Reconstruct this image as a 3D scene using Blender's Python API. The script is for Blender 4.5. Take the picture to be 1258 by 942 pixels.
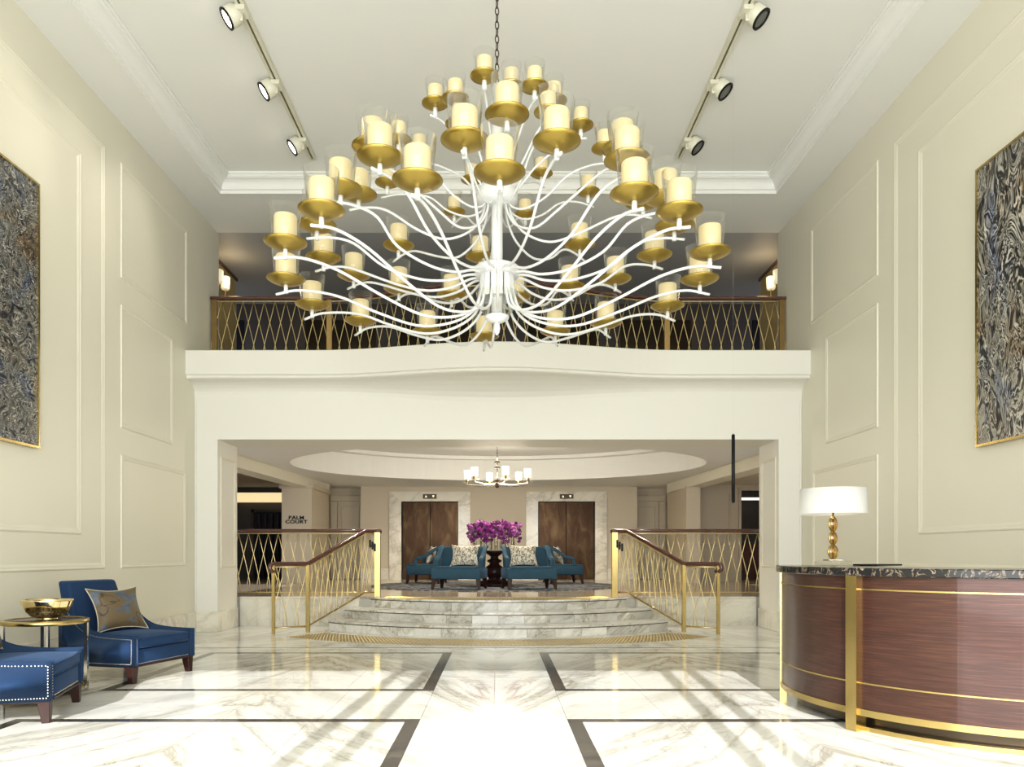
import bpy, bmesh, math, random
from math import sin, cos, pi, radians, sqrt
from mathutils import Vector, noise

random.seed(7)
S = bpy.context.scene
COL = S.collection
for _o in list(bpy.data.objects):
    bpy.data.objects.remove(_o)

# ------------------------------------------------------------------ camera, world, sun, daylight, exposure
cam_d = bpy.data.cameras.new('camera')
cam_d.sensor_width = 36.0
cam_d.lens = 930.0 / 1258.0 * 36.0
cam_d.shift_x = 0.0135
cam_d.shift_y = 0.1661
cam_d.clip_start = 0.05
cam_d.clip_end = 200
cam = bpy.data.objects.new('camera', cam_d)
cam.location = (0, 0, 1.2)
cam.rotation_euler = (pi / 2, 0, 0)
COL.objects.link(cam)
S.camera = cam

S.view_settings.view_transform = 'Standard'
S.view_settings.look = 'None'
S.view_settings.gamma = 1.0
S.view_settings.use_curve_mapping = False
S.view_settings.exposure = 0.0

W = bpy.data.worlds.new('world')
S.world = W
W.use_nodes = True
W.node_tree.nodes['Background'].inputs[0].default_value = (0.80, 0.88, 1.0, 1)
W.node_tree.nodes['Background'].inputs[1].default_value = 1.2


def light(name, kind, loc, energy, color, rot=None, **kw):
    d = bpy.data.lights.new(name, kind)
    d.energy = energy
    d.color = color
    for k, v in kw.items():
        setattr(d, k, v)
    o = bpy.data.objects.new(name, d)
    o.location = loc
    if rot is not None:
        o.rotation_euler = rot
    COL.objects.link(o)
    return o


sun_dir = Vector((0.068, 1.0, -0.475)).normalized()
sun = light('sun', 'SUN', (0, -6, 6), 7.4, (1.0, 0.99, 0.98), angle=radians(0.35))
sun.rotation_euler = sun_dir.to_track_quat('-Z', 'Y').to_euler()
# daylight coming in through the glazed entrance behind the camera
light('window_daylight', 'AREA', (0.0, -1.9, 2.6), 900, (0.97, 0.988, 0.965), rot=(pi / 2, 0, 0),
      shape='RECTANGLE', size=8.4, size_y=4.6)

# ------------------------------------------------------------------ mesh helpers


class MB:
    def __init__(self):
        self.v = []
        self.f = []
        self.sm = []

    def add(self, verts, faces, smooth=False):
        n = len(self.v)
        self.v += [tuple(p) for p in verts]
        self.f += [tuple(i + n for i in f) for f in faces]
        self.sm += [smooth] * len(faces)
        return self

    def box(self, x0, x1, y0, y1, z0, z1):
        v = [(x0, y0, z0), (x1, y0, z0), (x1, y1, z0), (x0, y1, z0), (x0, y0, z1), (x1, y0, z1), (x1, y1, z1), (x0, y1, z1)]
        return self.add(v, [(0, 3, 2, 1), (4, 5, 6, 7), (0, 1, 5, 4), (1, 2, 6, 5), (2, 3, 7, 6), (3, 0, 4, 7)])

    def hexa(self, v):
        return self.add(v, [(0, 3, 2, 1), (4, 5, 6, 7), (0, 1, 5, 4), (1, 2, 6, 5), (2, 3, 7, 6), (3, 0, 4, 7)])

    def prism(self, poly, z0, z1):
        n = len(poly)
        v = [(x, y, z0) for x, y in poly] + [(x, y, z1) for x, y in poly]
        f = [tuple(range(n - 1, -1, -1)), tuple(range(n, 2 * n))]
        f += [(i, (i + 1) % n, n + (i + 1) % n, n + i) for i in range(n)]
        return self.add(v, f)

    def tube(self, pts, r, n=8, cap=True, flat=None):
        pts = [Vector(p) for p in pts]
        m = len(pts)
        rs = r if isinstance(r, (list, tuple)) else [r] * m
        vs = []
        up = None
        for i, p in enumerate(pts):
            t = (pts[min(i + 1, m - 1)] - pts[max(i - 1, 0)])
            t.normalize()
            if up is None:
                up = Vector((0, 0, 1)) if abs(t.z) < 0.9 else Vector((1, 0, 0))
            side = t.cross(up)
            if side.length < 1e-6:
                side = t.orthogonal()
            side.normalize()
            u2 = side.cross(t).normalized()
            up = u2
            for k in range(n):
                a = 2 * pi * k / n
                s2 = 1.0 if flat is None else flat
                vs.append(p + side * (rs[i] * cos(a)) + u2 * (rs[i] * s2 * sin(a)))
        fs = []
        for i in range(m - 1):
            for k in range(n):
                a, b = i * n + k, i * n + (k + 1) % n
                fs.append((a, b, b + n, a + n))
        if cap:
            fs.append(tuple(range(n - 1, -1, -1)))
            fs.append(tuple(range((m - 1) * n, m * n)))
        return self.add(vs, fs, True)

    def lathe(self, prof, n=24, c=(0, 0, 0), smooth=True):
        vs = []
        fs = []
        for r, z in prof:
            for k in range(n):
                a = 2 * pi * k / n
                vs.append((c[0] + r * cos(a), c[1] + r * sin(a), c[2] + z))
        for i in range(len(prof) - 1):
            for k in range(n):
                a, b = i * n + k, i * n + (k + 1) % n
                fs.append((a, b, b + n, a + n))
        if prof[0][0] > 1e-4:
            fs.append(tuple(range(n - 1, -1, -1)))
        if prof[-1][0] > 1e-4:
            fs.append(tuple(range((len(prof) - 1) * n, len(prof) * n)))
        return self.add(vs, fs, smooth)

    def grid(self, fn, nu, nv, smooth=True):
        vs = [fn(i / nu, j / nv) for i in range(nu + 1) for j in range(nv + 1)]
        w = nv + 1
        fs = [(i * w + j, (i + 1) * w + j, (i + 1) * w + j + 1, i * w + j + 1) for i in range(nu) for j in range(nv)]
        return self.add(vs, fs, smooth)

    def arcslab(self, cx, cy, r0, r1, a0, a1, z0, z1, n):
        """annular slab between radii r0..r1 and angles a0..a1 (radians)"""
        vs = []
        for i in range(n + 1):
            a = a0 + (a1 - a0) * i / n
            for r in (r0, r1):
                for z in (z0, z1):
                    vs.append((cx + r * cos(a), cy + r * sin(a), z))
        fs = []
        for i in range(n):
            b = i * 4
            c = b + 4
            fs += [(b, b + 2, c + 2, c), (b + 1, c + 1, c + 3, b + 3), (b, c, c + 1, b + 1), (b + 2, b + 3, c + 3, c + 2)]
        fs += [(0, 1, 3, 2), (n * 4, n * 4 + 2, n * 4 + 3, n * 4 + 1)]
        return self.add(vs, fs)

    def mesh(self, name, mat, bevel=0.0, seg=2):
        me = bpy.data.meshes.new(name)
        me.from_pydata(self.v, [], self.f)
        me.polygons.foreach_set('use_smooth', self.sm)
        bm = bmesh.new()
        bm.from_mesh(me)
        if bevel > 0:
            es = [e for e in bm.edges if len(e.link_faces) == 2 and e.calc_face_angle(0) > 0.5]
            bmesh.ops.bevel(bm, geom=es, offset=bevel, segments=seg, profile=0.5, affect='EDGES', clamp_overlap=True)
            if seg > 1:
                for f in bm.faces:
                    f.smooth = True
        bmesh.ops.recalc_face_normals(bm, faces=bm.faces)
        bm.to_mesh(me)
        bm.free()
        if mat is not None:
            me.materials.append(mat)
        return me

    def build(self, name, mat, parent=None, bevel=0.0, seg=2, loc=None, rotz=None):
        o = bpy.data.objects.new(name, self.mesh(name, mat, bevel, seg))
        COL.objects.link(o)
        if parent is not None:
            o.parent = parent
        if loc is not None:
            o.location = loc
        if rotz is not None:
            o.rotation_euler[2] = rotz
        return o


def spline(pts, n=6):
    """Catmull-Rom through points"""
    P = [Vector(p) for p in pts]
    P = [P[0] * 2 - P[1]] + P + [P[-1] * 2 - P[-2]]
    out = []
    for i in range(1, len(P) - 2):
        for k in range(n):
            t = k / n
            a, b, c, d = P[i - 1], P[i], P[i + 1], P[i + 2]
            out.append(0.5 * ((2 * b) + (c - a) * t + (2 * a - 5 * b + 4 * c - d) * t * t + (3 * b - a - 3 * c + d) * t ** 3))
    out.append(P[-2])
    return out


def tag(o, label=None, cat=None, group=None, kind=None):
    if label:
        o['label'] = label
    if cat:
        o['category'] = cat
    if group:
        o['group'] = group
    if kind:
        o['kind'] = kind
    return o


def thing(name, label, cat, loc=(0, 0, 0), rotz=0.0, group=None):
    o = bpy.data.objects.new(name, None)
    o.empty_display_size = 0.1
    COL.objects.link(o)
    o.location = loc
    o.rotation_euler = (0, 0, rotz)
    return tag(o, label, cat, group)


def struct(o):
    o['kind'] = 'structure'
    return o


def dup(root, loc, rotz, label, group=None):
    r = root.copy()
    COL.objects.link(r)
    r.location = loc
    r.rotation_euler = (0, 0, rotz)
    r['label'] = label
    if group:
        r['group'] = group
    for ch in list(root.children):
        c = ch.copy()
        COL.objects.link(c)
        c.parent = r
        for g in list(ch.children):
            d = g.copy()
            COL.objects.link(d)
            d.parent = c
    return r


# ------------------------------------------------------------------ materials


def mat(name, color=(0.8, 0.8, 0.8), rough=0.5, metal=0.0, **kw):
    m = bpy.data.materials.new(name)
    m.use_nodes = True
    b = m.node_tree.nodes['Principled BSDF']
    b.inputs['Base Color'].default_value = (*color, 1)
    b.inputs['Roughness'].default_value = rough
    b.inputs['Metallic'].default_value = metal
    for k, v in kw.items():
        b.inputs[k.replace('_', ' ')].default_value = v
    return m


class NT:
    def __init__(self, m):
        self.t = m.node_tree
        self.b = self.t.nodes['Principled BSDF']

    def n(self, typ, **kw):
        nd = self.t.nodes.new(typ)
        for k, v in kw.items():
            setattr(nd, k, v)
        return nd

    def l(self, a, b):
        self.t.links.new(a, b)

    def math(self, op, a, b=None, clamp=False):
        nd = self.n('ShaderNodeMath', operation=op, use_clamp=clamp)
        for i, x in enumerate((a, b)):
            if x is None:
                continue
            if isinstance(x, (int, float)):
                nd.inputs[i].default_value = x
            else:
                self.l(x, nd.inputs[i])
        return nd.outputs[0]

    def mix(self, fac, a, b):
        nd = self.n('ShaderNodeMix', data_type='RGBA')
        for i, x in ((0, fac), (6, a), (7, b)):
            if isinstance(x, (int, float)):
                nd.inputs[i].default_value = x
            elif isinstance(x, tuple):
                nd.inputs[i].default_value = (*x, 1)
            else:
                self.l(x, nd.inputs[i])
        return nd.outputs[2]

    def noise(self, vec, scale, detail=4, rough=0.55, dist=0.0):
        nd = self.n('ShaderNodeTexNoise')
        nd.inputs['Scale'].default_value = scale
        nd.inputs['Detail'].default_value = detail
        nd.inputs['Roughness'].default_value = rough
        nd.inputs['Distortion'].default_value = dist
        if vec is not None:
            self.l(vec, nd.inputs['Vector'])
        return nd.outputs['Fac']

    def ramp(self, fac, stops, interp='LINEAR'):
        nd = self.n('ShaderNodeValToRGB')
        nd.color_ramp.interpolation = interp
        el = nd.color_ramp.elements
        while len(el) < len(stops):
            el.new(0.5)
        for e, (p, c) in zip(el, stops):
            e.position = p
            e.color = (*c, 1) if len(c) == 3 else c
        self.l(fac, nd.inputs[0])
        return nd.outputs[0]

    def mapping(self, vec, rot=(0, 0, 0), scale=(1, 1, 1)):
        nd = self.n('ShaderNodeMapping')
        nd.inputs['Rotation'].default_value = rot
        nd.inputs['Scale'].default_value = scale
        self.l(vec, nd.inputs['Vector'])
        return nd.outputs[0]

    def bump(self, h, strength=0.2, dist=0.01):
        nd = self.n('ShaderNodeBump')
        nd.inputs['Strength'].default_value = strength
        nd.inputs['Distance'].default_value = dist
        self.l(h, nd.inputs['Height'])
        self.l(nd.outputs[0], self.b.inputs['Normal'])


def marble(name, base, vein, rough=0.1, mirror=False, rnd=0.0, amount=0.75, sc=0.5, ang=0.9, tint=0.0, wash=0.12, rot=None):
    m = mat(name, base, rough)
    q = NT(m)
    geo = q.n('ShaderNodeNewGeometry')
    vec = geo.outputs['Position']
    if mirror:                                     # book-matched slabs either side of the two panel centres
        sep = q.n('ShaderNodeSeparateXYZ')
        q.l(vec, sep.inputs[0])
        ax = q.math('ABSOLUTE', q.math('SUBTRACT', q.math('ABSOLUTE', sep.outputs[0]), 2.03))
        cmb = q.n('ShaderNodeCombineXYZ')
        q.l(ax, cmb.inputs[0])
        q.l(sep.outputs[1], cmb.inputs[1])
        q.l(sep.outputs[2], cmb.inputs[2])
        vec = cmb.outputs[0]
    oi = q.n('ShaderNodeObjectInfo')
    if rnd:
        va = q.n('ShaderNodeVectorMath', operation='ADD')
        cb = q.n('ShaderNodeCombineXYZ')
        r1 = q.math('MULTIPLY', oi.outputs['Random'], rnd * 17.0)
        q.l(r1, cb.inputs[0])
        q.l(q.math('MULTIPLY', oi.outputs['Random'], rnd * 31.0), cb.inputs[1])
        q.l(r1, cb.inputs[2])
        q.l(vec, va.inputs[0])
        q.l(cb.outputs[0], va.inputs[1])
        vec = va.outputs[0]
    mv = q.mapping(q.mapping(vec, rot or (0.3, 0.2, ang)), (0, 0, 0), (sc * 0.38, sc * 1.6, sc * 1.6))
    n1 = q.noise(mv, 1.15, 6, 0.6, 0.9)
    d1 = q.math('ABSOLUTE', q.math('SUBTRACT', n1, 0.5))
    v1 = q.ramp(d1, [(0.0, (1, 1, 1)), (0.022, (0.55, 0.55, 0.55)), (0.085, (0, 0, 0))])
    n2 = q.noise(mv, 3.1, 5, 0.6, 1.4)
    d2 = q.math('ABSOLUTE', q.math('SUBTRACT', n2, 0.52))
    v2 = q.ramp(d2, [(0.0, (1, 1, 1)), (0.03, (0, 0, 0))])
    msk = q.ramp(q.noise(mv, 0.8, 2), [(0.36, (0, 0, 0)), (0.6, (1, 1, 1))])
    f = q.math('MULTIPLY', q.math('ADD', q.math('MULTIPLY', v1, 0.8), q.math('MULTIPLY', v2, 0.35), True), amount)
    f = q.math('MULTIPLY', f, q.math('ADD', q.math('MULTIPLY', msk, 0.75), 0.25))
    soft = q.ramp(q.noise(mv, 1.5, 3, 0.5, 0.6), [(0.52, (0, 0, 0)), (0.62, (1, 1, 1)), (0.70, (0.2, 0.2, 0.2))])
    f = q.math('MAXIMUM', f, q.math('MULTIPLY', soft, wash))
    col = q.mix(f, base, vein)
    if tint:
        v = q.math('ADD', q.math('MULTIPLY', oi.outputs['Random'], tint), 1.0 - tint)
        hs = q.n('ShaderNodeHueSaturation')
        q.l(v, hs.inputs['Value'])
        q.l(col, hs.inputs['Color'])
        col = hs.outputs[0]
    q.l(col, q.b.inputs['Base Color'])
    return m


M = {}
M['wall'] = mat('wall_paint', (0.71, 0.68, 0.56), 0.45)
M['ceiling'] = mat('ceiling_paint', (0.755, 0.755, 0.72), 0.7)
M['white_paint'] = mat('white_paint', (0.735, 0.72, 0.655), 0.55)
M['taupe_wall'] = mat('taupe_wall', (0.56, 0.49, 0.37), 0.55)
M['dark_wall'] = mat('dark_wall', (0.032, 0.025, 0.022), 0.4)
M['dark_brown_ceiling'] = mat('dark_brown_ceiling', (0.22, 0.17, 0.13), 0.6)
M['ink'] = mat('ink_dark', (0.008, 0.008, 0.016), 0.5, 0.0, Specular_IOR_Level=0.2)
M['grey_ceiling'] = mat('grey_ceiling', (0.40, 0.405, 0.41), 0.6)
M['marble_floor'] = marble('marble_floor', (0.79, 0.785, 0.74), (0.33, 0.30, 0.235), 0.09, True, 0.0, 1.0, 0.6, 1.03, 0.0, 0.2)
M['marble_step'] = marble('marble_step', (0.78, 0.765, 0.70), (0.30, 0.265, 0.18), 0.16, False, 1.0, 1.0, 1.15, -0.75, 0.3, 0.3, (0.0, 0.62, -0.526))
M['marble_wall'] = marble('marble_wall', (0.74, 0.71, 0.61), (0.40, 0.35, 0.26), 0.18, False, 0.3, 0.8, 0.7, 0.6)
M['marble_tan'] = marble('marble_tan', (0.52, 0.44, 0.34), (0.25, 0.19, 0.13), 0.12, False, 0.5, 0.7, 0.8, 0.6, 0.1)
M['dark_stone'] = marble('dark_stone', (0.035, 0.032, 0.028), (0.22, 0.19, 0.16), 0.12, False, 0.6, 0.5, 1.6, 0.4)
M['grout'] = mat('grout', (0.42, 0.40, 0.35), 0.7)
M['brass'] = mat('brass', (0.52, 0.39, 0.15), 0.24, 1.0)
M['dim_brass'] = mat('aged_brass', (0.30, 0.20, 0.08), 0.35, 1.0)
M['brass_bar'] = mat('brass_bar', (0.66, 0.53, 0.26), 0.30, 1.0)
M['gold_satin'] = mat('gold_satin', (0.42, 0.30, 0.07), 0.33, 1.0)
M['gold_bowl'] = mat('gold_bowl', (0.90, 0.72, 0.38), 0.14, 1.0)
M['nickel'] = mat('nickel', (0.75, 0.72, 0.64), 0.18, 1.0)
M['dark_bronze'] = mat('dark_bronze', (0.06, 0.045, 0.03), 0.3, 0.8)
M['mahogany'] = mat('mahogany', (0.075, 0.022, 0.016), 0.2, 0.0, Coat_Weight=0.5, Coat_Roughness=0.1)
M['leg_wood'] = mat('leg_wood', (0.026, 0.010, 0.008), 0.3, 0.0, Specular_IOR_Level=0.25)
M['white_enamel'] = mat('white_enamel', (0.66, 0.67, 0.66), 0.3)
M['black'] = mat('black_satin', (0.004, 0.004, 0.006), 0.4, 0.0, Specular_IOR_Level=0.15)
M['grey_lens'] = mat('grey_lens', (0.25, 0.25, 0.22), 0.25)
M['nail'] = mat('nailhead_metal', (0.75, 0.72, 0.66), 0.25, 1.0)


def velvet(name, c):
    m = mat(name, c, 0.75, 0.0)
    b = m.node_tree.nodes['Principled BSDF']
    b.inputs['Sheen Weight'].default_value = 0.12
    b.inputs['Specular IOR Level'].default_value = 0.12
    b.inputs['Sheen Roughness'].default_value = 0.4
    b.inputs['Sheen Tint'].default_value = (0.35, 0.55, 0.95, 1)
    q = NT(m)
    tc = q.n('ShaderNodeTexCoord')
    f = q.noise(tc.outputs['Object'], 9, 3)
    q.l(q.mix(q.math('MULTIPLY', f, 0.5), c, tuple(x * 1.7 for x in c)), q.b.inputs['Base Color'])
    q.bump(q.noise(tc.outputs['Object'], 350, 2), 0.12, 0.003)
    return m


M['velvet'] = velvet('blue_velvet', (0.010, 0.027, 0.070))
M['teal'] = velvet('teal_fabric', (0.026, 0.064, 0.098))


def emis(name, color, strength, base=(0.8, 0.75, 0.6)):
    m = mat(name, base, 0.5)
    b = m.node_tree.nodes['Principled BSDF']
    b.inputs['Emission Color'].default_value = (*color, 1)
    b.inputs['Emission Strength'].default_value = strength
    return m


M['candle'] = emis('candle_shade', (1.0, 0.84, 0.48), 0.36, (0.52, 0.43, 0.24))
M['lampshade'] = emis('lampshade_linen', (1.0, 0.93, 0.80), 0.05, (0.62, 0.615, 0.59))
M['warm_shade'] = emis('warm_shade', (1.0, 0.86, 0.58), 0.55)
M['bright_shade'] = emis('bright_shade', (1.0, 0.92, 0.78), 1.1)
M['lens_lit'] = emis('lit_lens', (1.0, 0.95, 0.85), 6.0)
M['cove_glow'] = emis('cove_glow', (1.0, 0.78, 0.38), 0.85)
M['strip_white'] = emis('strip_white', (1.0, 0.92, 0.8), 1.5)
M['pip'] = emis('indicator_pip', (1.0, 0.85, 0.6), 1.5)


def glass(name, tint=(1, 1, 1), base=0.06):
    m = bpy.data.materials.new(name)
    m.use_nodes = True
    t = m.node_tree
    t.nodes.remove(t.nodes['Principled BSDF'])
    out = t.nodes['Material Output']
    tr = t.nodes.new('ShaderNodeBsdfTransparent')
    tr.inputs[0].default_value = (*tint, 1)
    gl = t.nodes.new('ShaderNodeBsdfGlossy')
    gl.inputs['Roughness'].default_value = 0.03
    lw = t.nodes.new('ShaderNodeLayerWeight')
    lw.inputs['Blend'].default_value = 0.25
    ma = t.nodes.new('ShaderNodeMath')
    pw = t.nodes.new('ShaderNodeMath')
    pw.operation = 'POWER'
    pw.inputs[1].default_value = 2.0
    t.links.new(lw.outputs['Facing'], pw.inputs[0])
    ma.operation = 'MULTIPLY_ADD'
    ma.inputs[1].default_value = 0.8
    ma.inputs[2].default_value = base
    t.links.new(pw.outputs[0], ma.inputs[0])
    mx = t.nodes.new('ShaderNodeMixShader')
    t.links.new(ma.outputs[0], mx.inputs[0])
    t.links.new(tr.outputs[0], mx.inputs[1])
    t.links.new(gl.outputs[0], mx.inputs[2])
    t.links.new(mx.outputs[0], out.inputs['Surface'])
    return m


M['glass'] = glass('clear_glass', (0.97, 0.97, 0.95), 0.025)
M['amber_glass'] = glass('amber_glass', (0.85, 0.66, 0.28), 0.12)


def desk_wood():
    m = mat('desk_wood', (0.06, 0.02, 0.016), 0.30, 0.45, Coat_Weight=0.25, Coat_Roughness=0.08)
    q = NT(m)
    q.b.inputs['Anisotropic'].default_value = 0.92          # polished figured veneer: gloss spreads across the grain
    cz = q.n('ShaderNodeCombineXYZ')
    cz.inputs[2].default_value = 1.0
    q.l(cz.outputs[0], q.b.inputs['Tangent'])
    tc = q.n('ShaderNodeTexCoord')
    v = q.mapping(tc.outputs['Object'], (0, 0, 0), (1.6, 1.6, 60))
    g = q.noise(v, 2.2, 6, 0.65, 0.4)
    q.l(q.ramp(g, [(0.25, (0.026, 0.010, 0.007)), (0.5, (0.050, 0.018, 0.012)), (0.8, (0.11, 0.042, 0.024))]), q.b.inputs['Base Color'])
    q.bump(g, 0.04, 0.003)
    return m


M['desk_wood'] = desk_wood()


def portoro():
    m = mat('black_gold_marble', (0.012, 0.012, 0.012), 0.14, 0.0, Specular_IOR_Level=0.3)
    q = NT(m)
    tc = q.n('ShaderNodeTexCoord')
    n = q.noise(tc.outputs['Object'], 9, 7, 0.65, 1.2)
    d = q.math('ABSOLUTE', q.math('SUBTRACT', n, 0.5))
    q.l(q.ramp(d, [(0.0, (0.34, 0.26, 0.19)), (0.009, (0.06, 0.045, 0.03)), (0.022, (0.01, 0.01, 0.01))]), q.b.inputs['Base Color'])
    return m


M['portoro'] = portoro()


def bronze_door():
    m = mat('bronze_door', (0.25, 0.13, 0.05), 0.30, 0.9)
    q = NT(m)
    tc = q.n('ShaderNodeTexCoord')
    v = q.mapping(tc.outputs['Object'], (0, 0, 0), (3, 3, 1.1))
    n = q.noise(v, 1.6, 5, 0.6, 0.6)
    q.l(q.ramp(n, [(0.25, (0.024, 0.012, 0.006)), (0.5, (0.042, 0.022, 0.011)), (0.78, (0.095, 0.060, 0.027))]), q.b.inputs['Base Color'])
    return m


M['bronze_door'] = bronze_door()


def pillow_leaf():
    m = mat('leaf_brocade', (0.30, 0.20, 0.09), 0.55)
    q = NT(m)
    tc = q.n('ShaderNodeTexCoord')
    v = q.mapping(tc.outputs['Object'], (0, 0.5, 0), (1, 1, 1.9))
    n = q.noise(v, 5.5, 2, 0.4, 0.5)
    leaf = q.ramp(n, [(0.53, (0, 0, 0)), (0.56, (1, 1, 1))])
    st = q.noise(v, 14, 2, 0.5, 0.3)
    stem = q.ramp(q.math('ABSOLUTE', q.math('SUBTRACT', q.noise(v, 3.0, 2, 0.5, 0.2), 0.45)), [(0.0, (1, 1, 1)), (0.012, (0, 0, 0))])
    lc = q.mix(st, (0.02, 0.03, 0.05), (0.12, 0.15, 0.19))
    c = q.mix(leaf, q.mix(stem, (0.115, 0.08, 0.038), (0.02, 0.014, 0.01)), lc)
    q.l(c, q.b.inputs['Base Color'])
    q.bump(q.noise(v, 120, 2), 0.15, 0.002)
    return m


M['leaf_pillow'] = pillow_leaf()


def pillow_cream():
    m = mat('cream_damask', (0.7, 0.64, 0.5), 0.6)
    q = NT(m)
    tc = q.n('ShaderNodeTexCoord')
    v = q.mapping(tc.outputs['Object'], (0, 0, 0), (1.6, 1.0, 1))
    n = q.noise(v, 17, 3, 0.5, 1.5)
    q.l(q.ramp(n, [(0.40, (0.14, 0.115, 0.08)), (0.47, (0.45, 0.40, 0.29)), (0.56, (0.84, 0.80, 0.70))]), q.b.inputs['Base Color'])
    return m


M['cream_pillow'] = pillow_cream()


def rug_mat():
    m = mat('rug_wool', (0.15, 0.16, 0.18), 0.95)
    q = NT(m)
    geo = q.n('ShaderNodeNewGeometry')
    v = geo.outputs['Position']
    n = q.noise(v, 1.6, 3, 0.5, 2.5)
    q.l(q.ramp(n, [(0.36, (0.045, 0.055, 0.085)), (0.48, (0.11, 0.12, 0.14)), (0.53, (0.36, 0.34, 0.30)), (0.6, (0.10, 0.11, 0.14))]), q.b.inputs['Base Color'])
    return m


M['rug'] = rug_mat()


def paint_mat(name, stops, scale, vscale, dist):
    m = mat(name, (0.1, 0.1, 0.1), 0.35)
    q = NT(m)
    tc = q.n('ShaderNodeTexCoord')
    v = q.mapping(tc.outputs['Object'], (0, 0, 0), vscale)
    n = q.noise(v, scale, 4, 0.55, dist)
    c = q.ramp(n, stops)
    n2 = q.noise(v, scale * 0.45, 3, 0.6, 1.0)
    tint = q.ramp(n2, [(0.36, (0.55, 0.65, 0.95)), (0.46, (1, 1, 0.95)), (0.56, (1, 0.97, 0.88)), (0.66, (0.75, 0.55, 0.36))])
    mm = q.n('ShaderNodeMix', data_type='RGBA', blend_type='MULTIPLY')
    mm.inputs[0].default_value = 1.0
    q.l(c, mm.inputs[6])
    q.l(tint, mm.inputs[7])
    q.l(mm.outputs[2], q.b.inputs['Base Color'])
    q.bump(n, 0.8, 0.02)
    return m


K = (0.005, 0.005, 0.008)
M['paint_left'] = paint_mat('swirl_paint', [(0.30, K), (0.40, (0.02, 0.02, 0.03)), (0.43, (0.26, 0.26, 0.25)), (0.455, K), (0.485, (0.015, 0.015, 0.02)), (0.505, (0.54, 0.52, 0.46)), (0.53, K), (0.57, (0.01, 0.01, 0.015)), (0.59, (0.40, 0.39, 0.34)), (0.615, K), (0.68, (0.06, 0.06, 0.06))], 5.0, (1, 1, 1), 2.3)
M['paint_right'] = paint_mat('streak_paint', [(0.30, K), (0.39, (0.36, 0.34, 0.30)), (0.42, K), (0.46, (0.02, 0.02, 0.02)), (0.485, (0.60, 0.56, 0.50)), (0.515, (0.015, 0.015, 0.015)), (0.545, (0.02, 0.018, 0.015)), (0.57, (0.50, 0.47, 0.40)), (0.60, K), (0.64, (0.30, 0.28, 0.25)), (0.67, K)], 5.2, (1, 1, 0.36), 1.7)


def petal():
    m = mat('orchid_petal', (0.22, 0.006, 0.20), 0.5)
    q = NT(m)
    oi = q.n('ShaderNodeObjectInfo')
    q.l(q.mix(oi.outputs['Random'], (0.065, 0.002, 0.06), (0.24, 0.010, 0.21)), q.b.inputs['Base Color'])
    return m


M['petal'] = petal()
M['stem_green'] = mat('stem_green', (0.03, 0.045, 0.015), 0.5)

# ------------------------------------------------------------------ dimensions
HW = 4.65            # half width of the hall
CZ = 6.51            # flat ceiling border
TZ = 6.71            # raised ceiling tray
FY = 11.6            # face of the balcony wall
JY = 12.47           # back of its opening
OX = 4.30            # half width of the opening
OZ = 2.95            # head of the opening
PZ = 0.48            # upper lobby floor
LC = 3.05            # lower lobby ceiling
BZ = 4.23            # balcony floor / cornice top

# ================================================================== STRUCTURE: floor
floor = struct(MB().box(-HW, HW, -2.2, 12.7, -0.2, -0.02).build('floor', M['grout']))
MB().box(-HW, HW, -2.2, 2.9, -0.02, 0.0).build('near_slab', M['marble_floor'], floor)
strips = []


def rect_strips(x0, x1, y0, y1, w=0.1):
    return [(x0, x1, y0, y0 + w), (x0, x1, y1 - w, y1), (x0, x0 + w, y0 + w, y1 - w), (x1 - w, x1, y0 + w, y1 - w)]


for (x0, x1) in ((-3.5, -0.565), (0.50, 3.44)):
    strips += rect_strips(x0, x1, 6.62, 9.20)
    strips += rect_strips(x0, x1, 2.92, 5.50)
strips.append((-HW, HW, 9.64, 9.70))
G = 0.0015


def seg_split(a, b, n):
    return [(a + (b - a) * i / n, a + (b - a) * (i + 1) / n) for i in range(n)]


for (x0, x1, y0, y1) in strips:
    if x1 - x0 > y1 - y0:
        for (a, b) in seg_split(x0, x1, max(1, round((x1 - x0) / 0.73))):
            MB().box(a + G, b - G, y0 + G, y1 - G, -0.02, 0.0).build('border_strip', M['dark_stone'], floor)
    else:
        for (a, b) in seg_split(y0, y1, max(1, round((y1 - y0) / 0.6))):
            MB().box(x0 + G, x1 - G, a + G, b - G, -0.02, 0.0).build('border_strip', M['dark_stone'], floor)


def tiles(x0, x1, y0, y1, nx, ny):
    for (a, b) in seg_split(x0, x1, nx):
        for (c, d) in seg_split(y0, y1, ny):
            MB().box(a + G, b - G, c + G, d - G, -0.02, 0.0).build('floor_tile', M['marble_floor'], floor)


for (y0, y1, ny) in ((2.92, 5.50, 4), (5.50, 6.62, 2), (6.62, 9.20, 4), (9.20, 9.64, 1)):
    tiles(-HW, -3.5, y0, y1, 2, ny)
    tiles(-0.565, 0.50, y0, y1, 2, ny)
    tiles(3.44, HW, y0, y1, 2, ny)
    if ny in (1, 2):
        tiles(-3.5, -0.565, y0, y1, 4, ny)
        tiles(0.50, 3.44, y0, y1, 4, ny)
MB().box(-HW, HW, 2.9, 2.92, -0.02, 0).build('border_strip', M['marble_floor'], floor)
for (x0, x1) in ((-3.4, -0.665), (0.60, 3.34)):
    for (y0, y1) in ((3.02, 5.40), (6.72, 9.10)):
        tiles(x0, x1, y0, y1, 4, 4)
tiles(-HW, HW, 9.70, 12.65, 13, 4)

# tactile paving, lower band (concentric with the steps)
CY = 14.8


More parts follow.
